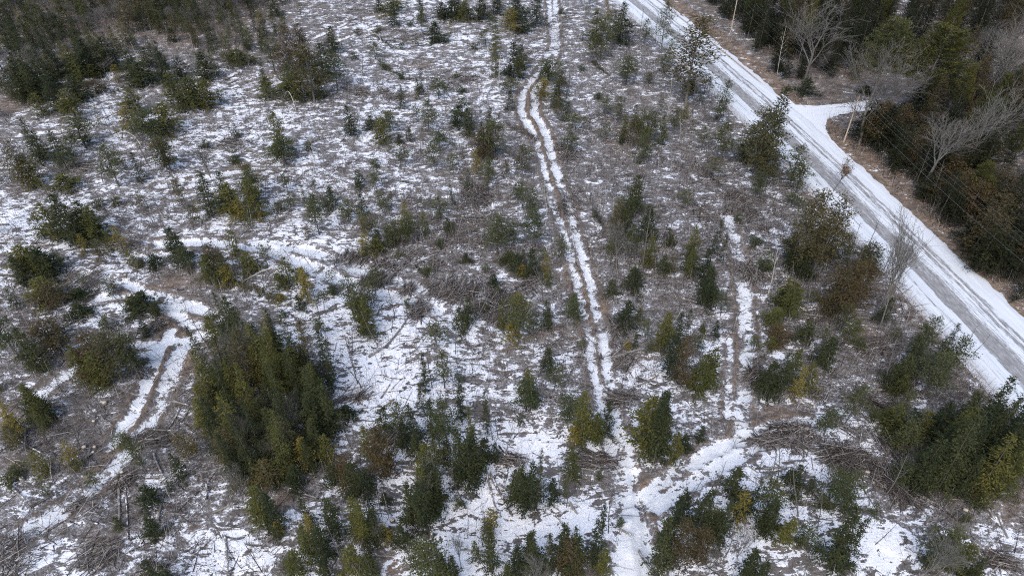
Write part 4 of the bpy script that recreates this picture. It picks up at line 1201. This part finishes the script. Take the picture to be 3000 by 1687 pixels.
# ------------------------------------------------------------------ logs
LOGS = {
'A': "1680 1282 2190 1305;1700 1268 2150 1280;1810 940 1920 1000;1690 1060 1850 1090;1800 1110 2030 1230;500 1250 740 1282;520 1275 700 1305;260 1340 350 1330;1480 915 1600 930;2320 1100 2480 1060;2450 1390 2550 1380;1700 620 1850 560;1720 650 1840 600",
'B': "60 700 260 740;130 660 250 745;330 740 560 720;800 700 840 760;520 340 680 322;1700 145 1890 190;1890 360 1960 440;2060 770 2270 735;1880 1000 1980 970;1850 760 1870 930;1100 1000 1310 990;1130 1370 1310 1260;1670 1130 1810 1155;1700 1250 2010 1252;1700 1380 1790 1230;1010 910 1050 850;880 160 1060 172;340 560 480 520;600 430 800 450;950 520 1100 500;380 420 560 400;820 560 960 590;700 760 860 800;1100 470 1180 440;30 640 140 660;60 720 300 700",
'C': "20 880 150 920;0 900 110 980;340 1240 450 1300;1280 770 1380 757",
'D': "440 1040 560 970;560 560 470 660;480 740 600 660;870 310 1060 370;1010 1100 1040 1020;1100 1060 1130 1010;1980 560 1830 680;650 870 820 850;460 660 640 520",
'E': "860 400 930 120;700 290 890 470;550 450 660 600;560 510 640 430;740 530 880 410;920 330 1280 430;1030 370 1200 410;950 220 1130 320;870 290 930 300;1000 120 1170 240;380 240 450 240;210 1260 330 1190;330 1190 520 930;1160 1448 1310 1370;1150 1290 1270 1250;2060 1340 2190 1230;2040 1250 2300 1180;2110 1200 2140 1250;1690 1060 1810 1110;1740 530 1800 590;1610 690 1650 640;2190 740 2260 590;270 930 310 850;1890 620 1980 680;960 590 1060 600;640 870 700 900;1080 150 1160 120;850 170 930 180;1250 180 1350 110;1050 280 1250 380",
'F': "660 30 880 125;130 110 200 180;40 660 180 750;0 790 110 840;480 650 500 540;430 240 530 180;470 220 550 90;760 360 900 320;640 640 730 750;870 945 950 975;1060 1020 1220 1140;1130 1120 1210 1155;1410 1200 1640 1160;1380 1160 1450 1240;1660 1190 1780 1230;380 1050 410 930;1600 25 1700 30;600 460 500 520;730 135 940 155;640 340 800 360;180 420 290 470;1380 1340 1450 1240",
'G': "290 170 590 145;350 280 615 215;110 400 380 555;190 340 200 520;740 670 830 550;810 270 920 210;640 560 675 470;900 620 1000 560;1240 350 1360 170;1300 120 1420 150;1090 330 1390 355;1360 270 1420 170;1150 510 1260 740;1130 690 1350 680;1280 620 1550 500;1200 750 1360 720;1350 700 1520 600;890 780 900 1090;940 780 960 1160;1190 1030 1245 800;930 770 1120 770;1170 812 1330 815;750 930 775 870;1555 870 1560 740;1600 970 1790 910;1620 1110 1840 1100;1700 1150 1730 1448;1380 1430 1420 1350;640 1030 740 1060;600 560 615 640;20 1250 150 1150;820 1250 930 1180;430 60 530 80;2410 450 2576 500;2190 800 2400 890;90 780 210 890;1240 1160 1060 1165;1000 640 960 750;700 500 640 560",
'H': "100 140 200 190;300 120 370 20;30 160 170 60;1220 520 1340 585;1180 560 1330 620;1750 510 1900 560;1760 560 1960 640;1700 510 1830 540;1120 660 1290 980;1090 620 1170 940;1190 740 1260 800;1960 370 2090 430;2060 90 2250 160;1720 890 1780 980;2240 1270 2320 1430;2080 1100 2200 1170;2150 330 2200 250",
'I': "580 740 690 705;590 660 820 650;1070 510 1160 710;1180 690 1260 580;1240 560 1280 440;1320 480 1340 380;690 620 750 660;590 390 850 330;1170 110 1370 90;1450 340 1560 345;1520 500 1670 545;1800 870 1950 950;1020 1170 1240 1100;1810 1080 1880 1010;2320 850 2490 845;2340 1330 2576 1420;2290 960 2340 1040;2370 1010 2440 1180;900 130 990 220;750 830 830 900;1280 600 1300 740;2360 1290 2560 1350;490 640 560 690;360 270 520 320;560 400 700 370"}


def log_obj(a, b_, r, pale=False, lift=0):
    a, b_ = np.array(a), np.array(b_)
    d = b_ - a
    ln = float(np.hypot(*d))
    if ln < .5:
        return
    tb = Tubes()
    t = np.linspace(0, 1, 6)
    bend = R.uniform(-.03, .03) * ln
    side = np.array([-d[1], d[0]]) / ln
    P = a[None] + d[None] * t[:, None] + side[None] * (np.sin(t * 3.14) * bend)[:, None]
    z = np.maximum.accumulate(height(P[:, 0], P[:, 1])) * .5 + height(P[:, 0], P[:, 1]) * .5 + r * .8 + lift * t
    c = P.mean(0)
    pts = np.stack([P[:, 0] - c[0], P[:, 1] - c[1], z - z.min()], 1)
    tb.add(pts, r * (1 - .45 * t), 7)
    for k in range(R.randrange(2, 7)):       # broken branch stubs
        q = R.uniform(.25, .95)
        p = np.array([np.interp(q, t, pts[:, j]) for j in range(3)])
        an = R.uniform(0, 6.28)
        l_ = R.uniform(.15, .6)
        tb.add([p, p + np.array([math.cos(an) * l_, math.sin(an) * l_, l_ * R.uniform(.1, .8)])], [r * .3, r * .12], 4)
    mat = 'weathered_log' if pale else 'log_bark'
    o = link('fallen_log', tb.mesh('fallen_log', mat), None, category='log', group='fallen logs left in the clearing')
    o.location = (c[0], c[1], float(z.min()))
    sz = 'short' if ln < 4 else 'long' if ln > 8 else 'mid-length'
    PENDING.append((o, f"{sz} {'pale grey' if pale else 'snow-dusted brown'} log", 'log', c[0], c[1]))


for c, txt in LOGS.items():
    for row in txt.split(';'):
        x1, y1, x2, y2 = map(float, row.split())
        log_obj(cg(c, x1, y1), cg(c, x2, y2), R.uniform(.10, .17), R.random() < .55, R.choice([0, 0, .3]))
n_l = 0
while n_l < 70:
    px_, py_ = R.uniform(0, 2600), R.uniform(60, 1650)
    x, y = pg(px_, py_)
    if road_s(x, y) > -8:
        continue
    if min(seg_dist(np.array([x]), np.array([y]), t[0])[0] for t in tracks) < 2.2:
        continue
    an, ln = R.gauss(.3, .9), R.uniform(2, 6.5)
    log_obj((x, y), (x + math.cos(an) * ln, y + math.sin(an) * ln), R.uniform(.07, .13), R.random() < .6)
    n_l += 1

# leaning stems and bent birches: foot, tip, rise
for i, (c, x1, y1, x2, y2, hp, text) in enumerate([
    ('A', 1065, 1105, 740, 1125, 3.0, "long pale birch bent into a low arch over frosted ground"),
    ('A', 2030, 930, 1890, 890, 2.4, "short pale birch arched over brush past the parallel logs"),
    ('A', 2235, 850, 2140, 780, 3.6, "pale birch hooked over at its tip beside the rusty cedar clump"),
    ('B', 300, 310, 110, 345, 2.2, "thin birch bowed to the ground among the far snow ledges"),
    ('B', 1190, 640, 1240, 480, 5.5, "tall thin birch nodding over before the dark spruces by the ruts"),
    ('E', 2520, 390, 2300, 330, 2.0, "bowed grey stem near the twin spruces past the ruts"),
    ('D', 2250, 690, 1790, 710, 3.0, "thin tan stem arching above the long felled fir"),
    ('H', 980, 600, 965, 620, 2.2, "small pale hooked twig tree in the shaded spruce clump"),
    ('A', 520, 990, 820, 1000, 1.5, "thin bowed stem sweeping low past the far olive firs")]):
    a, b_ = cg(c, x1, y1), cg(c, x2, y2)
    t = np.linspace(0, 1, 14)
    z0, z1 = float(height(*a)), float(height(*b_))
    xs = np.stack([(b_[0] - a[0]) * t ** 1.3, (b_[1] - a[1]) * t ** 1.3, (z1 - z0) * t + hp * np.sin(np.pi * t ** .75) * 1.0], 1)
    xs[:, 2] += .1 * t
    e = link('birch_tree', None, None, category='birch', label=text, group='birches bent over')
    e.location = (a[0], a[1], z0 - .05)
    tb, lb = Tubes(), Tubes()
    tb.add(xs, .085 * (1.05 - t * .8), 5)
    for k in range(16):
        j = R.randrange(5, 13)
        an = R.uniform(0, 6.28)
        l_ = R.uniform(.5, 1.3)
        p = xs[j]
        lb.add([p, p + np.array([math.cos(an) * l_, math.sin(an) * l_, -l_ * .2]), p + np.array([math.cos(an) * l_ * 1.4, math.sin(an) * l_ * 1.4, -l_ * .6])], [.025, .017, .008], 3, cap=False)
    link('trunk', tb.mesh('trunk', 'pale_bark'), e)
    link('limbs', lb.mesh('limbs', 'grey_bark'), e)

# stumps
for c, x, y in [('G', 705, 280), ('G', 630, 470), ('G', 710, 470), ('G', 1310, 45), ('G', 790, 145), ('G', 1050, 490), ('G', 360, 765), ('G', 165, 720), ('G', 265, 275), ('E', 1510, 540), ('E', 1880, 410), ('E', 2050, 520), ('E', 1600, 480),
                ('F', 140, 180), ('D', 685, 940), ('D', 950, 640), ('B', 2040, 990), ('I', 1380, 690), ('I', 970, 165), ('I', 2115, 980), ('H', 385, 1035), ('H', 680, 1135), ('B', 910, 1290), ('G', 920, 670), ('G', 445, 250)]:
    x, y = cg(c, x, y)
    r, hh = R.uniform(.16, .28), R.uniform(.3, .6)
    e = link('tree_stump', None, None, category='stump', group='cut stumps')
    e.location = (x, y, float(height(x, y)))
    tb = Tubes()
    tb.add([(0, 0, -.1), (0, 0, .05), (.01, 0, hh)], [r * 1.35, r * 1.08, r], 9, cap=True)
    link('bark', tb.mesh('bark', 'log_bark'), e)
    tb = Tubes()
    tb.add([(.01, 0, hh + .002), (.01, 0, hh + .02)], [r * .93, r * .93], 9)
    link('cut_face', tb.mesh('cut_face', 'cut_wood'), e)
    PENDING.append((e, 'low pale-topped stump', 'stump', x, y))

label_all()

# ------------------------------------------------------------------ logging slash: heaps and bands of sticks nobody could count
def heap(c, x, y, rx, ry, n, hmax, ang, spread, lr=(.9, 3.8), r=(.022, .06)):
    cx, cy = cg(c, x, y)
    ex, _ = cg(c, x + rx, y)
    _, ey = cg(c, x, y - ry)
    a, b_ = abs(ex - cx), abs(ey - cy)
    u = NR.uniform(-1.3, 1.3, (n * 3, 2))
    nz = fbm((cx + u[:, 0] * a) * .45, (cy + u[:, 1] * b_) * .45, 140, 3)
    u = u[(nz + NR.normal(0, .05, len(nz)) - (u ** 2).sum(1) * .16) > .42][:int(n * .75)]
    n = len(u)
    P = np.stack([cx + u[:, 0] * a, cy + u[:, 1] * b_], 1)
    rr = np.exp(-(u ** 2).sum(1) * 1.6)
    z = height(P[:, 0], P[:, 1]) + NR.random(n) * hmax * rr
    an = NR.normal(ang, spread + .12, n)
    D = np.stack([np.cos(an), np.sin(an), NR.normal(.03, .16, n)], 1)
    ln = NR.uniform(*lr, n)
    P3 = np.stack([P[:, 0], P[:, 1], z + .04], 1) - D * (ln * .5)[:, None] * np.array([[1, 1, 0]])
    return P3, D, ln, NR.uniform(*r, n), np.clip(NR.normal(.5, .25, n), 0, 1)


HE = [('E', 1110, 850, 200, 130, 1300, 1.5, 1.2, .7), ('E', 880, 700, 110, 70, 350, .5, 1.0, .25), ('E', 620, 720, 200, 40, 600, .4, 1.1, .4), ('E', 330, 650, 220, 30, 500, .35, 1.2, .5), ('E', 90, 480, 120, 40, 300, .4, 1.3, .4), ('E', 600, 880, 70, 80, 300, .4, 1.3, .6),
      ('E', 830, 790, 160, 40, 380, .6, .2, .7), ('E', 1000, 40, 110, 70, 600, 1.3, 1.6, .8), ('E', 420, 540, 140, 40, 300, .3, .5, .9), ('F', 470, 200, 120, 170, 600, .5, .9, 1.0), ('F', 480, 560, 80, 180, 500, .5, 1.4, .7), ('F', 530, 1380, 60, 70, 260, .7, .9, .6),
      ('F', 430, 40, 160, 60, 250, .3, .3, 1.2), ('I', 1160, 570, 110, 110, 900, 1.2, 1.0, .9), ('I', 1330, 400, 190, 110, 420, .45, 2.4, .7), ('I', 1480, 680, 190, 130, 420, .45, 2.3, .7), ('I', 1640, 860, 170, 140, 380, .4, 2.25, .6), ('I', 760, 360, 220, 50, 340, .35, .25, .6),
      ('I', 600, 440, 150, 40, 260, .3, .1, .6), ('I', 900, 480, 130, 60, 260, .3, 2.5, .5), ('A', 620, 1275, 130, 45, 360, .4, -.05, .3), ('A', 1760, 1100, 220, 110, 500, .35, -.4, .7), ('B', 420, 710, 200, 40, 500, .4, .15, .5), ('B', 150, 690, 150, 50, 350, .4, -.3, .4),
      ('B', 500, 270, 260, 50, 500, .4, .1, .5), ('B', 820, 590, 260, 60, 650, .4, .05, .6), ('B', 1700, 1150, 70, 120, 400, .5, 1.0, .7), ('B', 1430, 400, 110, 90, 350, .35, .4, .7), ('B', 1620, 220, 130, 110, 350, .35, 1.0, 1.0), ('B', 100, 110, 160, 70, 350, .35, .5, .4),
      ('G', 800, 1280, 190, 110, 260, .35, .8, .55), ('G', 150, 1240, 230, 150, 260, .35, .8, .6), ('G', 1150, 420, 150, 60, 260, .3, .3, .6), ('G', 400, 880, 300, 60, 400, .3, .6, .4), ('G', 980, 700, 90, 50, 160, .35, 1.0, .8), ('G', 1240, 1400, 120, 60, 250, .3, 1.0, .8),
      ('H', 430, 380, 60, 60, 200, .4, 1.5, .6), ('H', 100, 100, 110, 70, 300, .5, .8, .3), ('H', 2160, 110, 110, 50, 350, .5, -.2, .4), ('H', 1850, 560, 160, 60, 360, .4, -.35, .3), ('H', 1240, 560, 100, 50, 220, .3, -.4, .4), ('H', 1800, 910, 50, 60, 110, .3, 2, .6),
      ('E', 1050, 300, 200, 120, 420, .35, -.2, .6), ('E', 700, 450, 160, 90, 300, .3, .6, .6), ('E', 1730, 100, 90, 160, 260, .3, 2.0, .3), ('D', 1200, 1000, 100, 60, 260, .4, .5, .6), ('D', 600, 700, 200, 120, 300, .3, .7, .4), ('D', 950, 380, 160, 60, 200, .3, -.3, .5),
      ('E', 2100, 1000, 60, 60, 130, 1.0, 1.6, .5), ('E', 2100, 1260, 110, 60, 130, .3, .5, .9), ('F', 980, 960, 90, 40, 90, .3, -.3, .4), ('F', 1500, 1180, 160, 50, 160, .3, .2, .6), ('B', 2000, 900, 200, 100, 260, .25, .4, .9), ('B', 1950, 420, 90, 60, 160, .3, -.8, .4),
      ('I', 1500, 150, 160, 60, 200, .3, 2.4, .3), ('I', 2450, 1360, 150, 60, 220, .3, -.4, .3), ('C', 150, 1300, 150, 100, 260, .3, 1.0, 1.0), ('C', 60, 930, 120, 60, 140, .3, -.4, .6), ('F', 120, 150, 150, 120, 200, .3, 1.3, .8), ('E', 1380, 700, 100, 60, 160, .3, .7, .9)]
parts = [heap(*h) for h in HE]
P, D, Ln, Rd, T = [np.concatenate([q[i] for q in parts]) for i in range(5)]
sV, sF, sT = spikes(P, D, Ln, Rd, T)
link('logging_slash', mesh_np('logging_slash', sV, [sF], 'slash_sticks', sT), kind='stuff', label='heaps and bands of grey sticks left by logging', category='slash')

# frosted brush and twigs over the open ground
def cover_pts(n, seed, lo, hi):
    rng = np.random.default_rng(seed)
    px_ = rng.uniform(-60, 3060, n); py_ = rng.uniform(-20, 1740, n)
    # even over the ground rather than over the picture
    x, y = pg(px_, py_)
    w = (F_PX * SP + (py_ - 843) * CP) ** -3
    keep = rng.random(n) < w / w.max() * 6
    x, y, px_, py_ = x[keep], y[keep], px_[keep], py_[keep]
    s_ = road_s(x, y)
    k = (s_ < -4.8) | (s_ > 10.2)
    k &= ~in_poly(x, y, dv)
    d = snow_density(px_, py_)
    k &= rng.random(len(x)) < np.clip(1.1 - d * .9 - np.clip(s_ - 14, 0, 1) * .3, .05, 1)
    k &= fbm(x * .25, y * .25, 91, 3) + rng.normal(0, .06, len(x)) > lo
    x, y = x[k], y[k]
    for pts_, w_, _ in tracks:
        q = seg_dist(x, y, pts_) > w_ * .9
        x, y = x[q], y[q]
    q = ~in_poly(x, y, flat_poly)
    return x[q], y[q], rng


x, y, rng = cover_pts(300000, 3, .36, 1)
n = len(x)
D = np.stack([rng.normal(0, 1, n), rng.normal(0, 1, n), rng.uniform(-.02, 1.1, n) ** 2 * 1.6], 1)
Ln = rng.uniform(.25, 1.0, n) ** 1.3 * 1.25
T = np.clip(rng.normal(.45, .36, n) + (fbm(x * .1, y * .1, 95, 3) - .5) * .8, 0, 1)
sV, sF, sT = spikes(np.stack([x, y, height(x, y) - .02], 1), D, Ln, rng.uniform(.012, .032, n), T)
link('undergrowth', mesh_np('undergrowth', sV, [sF], 'brush_twigs', sT), kind='stuff', label='frosted brown twigs and brush over the cleared ground', category='undergrowth')
print('TWIGS', n, 'TREES', COUNT[0])

# coarse limbs and tops strewn everywhere by the harvester
x, y, rng = cover_pts(34000, 17, .40, 1)
n = len(x)
an = rng.normal(.35, .85, n)
D = np.stack([np.cos(an), np.sin(an), rng.normal(.02, .07, n)], 1)
Ln = rng.uniform(.8, 4.2, n)
sV, sF, sT = spikes(np.stack([x, y, height(x, y) + .06], 1), D, Ln, rng.uniform(.022, .055, n), np.clip(rng.normal(.5, .33, n), 0, 1))
link('strewn_branches', mesh_np('strewn_branches', sV, [sF], 'slash_sticks', sT), kind='stuff', label='grey and brown limbs strewn over the cleared ground', category='slash')
print('LIMBS', n)

# upright shoots in thickets
x, y, rng = cover_pts(90000, 8, .47, 1)
n = len(x)
D = np.stack([rng.normal(0, .22, n), rng.normal(0, .22, n), np.ones(n)], 1)
Ln = rng.uniform(1.0, 3.6, n)
sV, sF, sT = spikes(np.stack([x, y, height(x, y) - .05], 1), D, Ln, rng.uniform(.014, .030, n), np.clip(rng.normal(.35, .25, n), 0, 1))
link('brush_shoots', mesh_np('brush_shoots', sV, [sF], 'brush_twigs', sT), kind='stuff', label='thin upright leafless shoots growing through the litter', category='undergrowth')
print('SHOOTS', n)

# ------------------------------------------------------------------ power line
P1, P2 = np.array(cg('C', 365, 232)), np.array(cg('C', 1215, 1075))
stp = P2 - P1
poles = [P1 - stp, P1, P2, P2 + stp]
PH = 9.4
dirn = stp / np.hypot(*stp)
sidev = np.array([-dirn[1], dirn[0]])
if sidev[0] < 0:
    sidev = -sidev
plabel = [None, "wooden utility pole in tan grass at the far end of the road", "thin wooden utility pole in the tan grass corner by the driveway", None]
for i, p in enumerate(poles):
    if i in (0, 3):
        continue
    e = link('utility_pole', None, None, category='utility pole', group='utility poles', label=plabel[i])
    e.location = (p[0], p[1], float(height(*p)))
    tb = Tubes(); tb.add([(0, 0, -.3), (0, 0, 5), (0, 0, PH + .4)], [.15, .125, .095], 9)
    link('pole', tb.mesh('pole', 'pole_wood'), e)
    tb = Tubes(); c = sidev
    tb.add([(-c[0] * .3, -c[1] * .3, PH - .1), (c[0] * 2.0, c[1] * 2.0, PH - .1)], .06, 4)
    link('crossarm', tb.mesh('crossarm', 'pole_wood'), e)
    for k in (-.2, .9, 1.9):
        tb = Tubes(); tb.add([(c[0] * k, c[1] * k, PH - .05), (c[0] * k, c[1] * k, PH + .1)], [.05, .035], 8)
        link('insulator', tb.mesh('insulator', 'porcelain'), e)
WL = ["power wire nearest the road, hung on the pole tip", "middle power wire of the three on the crossarm", "outer power wire, on the crossarm's wood side", "thick lower cable slung below the crossarm"]
for k, (off, hz, r) in enumerate(((-.2, PH + .12, .009), (.9, PH + .12, .009), (1.9, PH + .12, .009), (0.1, PH - 2.0, .013))):
    pts = []
    for a, b_ in zip(poles[:-1], poles[1:]):
        for t in np.linspace(0, 1, 13)[:-1]:
            q = a + (b_ - a) * t + sidev * off
            pts.append((q[0], q[1], hz - 4 * .9 * t * (1 - t)))
    q = poles[-1] + sidev * off
    pts.append((q[0], q[1], hz))
    tb = Tubes(); tb.add(pts, r, 4)
    link('power_wire', tb.mesh('power_wire', 'wire_metal'), None, category='wire', label=WL[k], group='overhead wires')

# ------------------------------------------------------------------ camera and light
cam = bpy.data.cameras.new('camera')
cam.sensor_width = 36
cam.lens = 36 * F_PX / 3000
cam.clip_end = 5000
cam.clip_start = .5
co = bpy.data.objects.new('camera', cam)
COL.objects.link(co)
co.location = (0, 0, H_CAM)
co.rotation_euler = (math.pi / 2 - PITCH, 0, 0)
scene.camera = co

SUN_EL, SUN_AZ = math.radians(48), math.radians(200)
w = bpy.data.worlds.new('World')
scene.world = w
w.use_nodes = True
nt = w.node_tree
sky = nt.nodes.new('ShaderNodeTexSky')
sky.sky_type = 'NISHITA'
sky.sun_disc = False
sky.sun_elevation = SUN_EL
sky.sun_rotation = SUN_AZ
sky.air_density = 1.0
sky.dust_density = 3.2
sky.ozone_density = .6
bg = nt.nodes['Background']
nt.links.new(sky.outputs[0], bg.inputs[0])
bg.inputs[1].default_value = .15
sl = bpy.data.lights.new('sun', 'SUN')
sl.energy = .5
sl.angle = math.radians(70)
sl.color = (1.0, .98, .96)
so = bpy.data.objects.new('sun', sl)
COL.objects.link(so)
d = Vector((math.sin(SUN_AZ) * math.cos(SUN_EL), math.cos(SUN_AZ) * math.cos(SUN_EL), math.sin(SUN_EL)))
so.rotation_euler = d.to_track_quat('Z', 'Y').to_euler()
so.location = (0, 0, 120)

scene.view_settings.view_transform = 'Standard'
scene.view_settings.look = 'None'
scene.view_settings.exposure = 0.85
scene.view_settings.gamma = 1.0
scene.render.film_transparent = False
scene.cycles.max_bounces = 5
scene.cycles.diffuse_bounces = 3
scene.cycles.use_denoising = False
scene.cycles.filter_width = 1.15 if hasattr(scene.cycles, 'filter_width') else 1.5
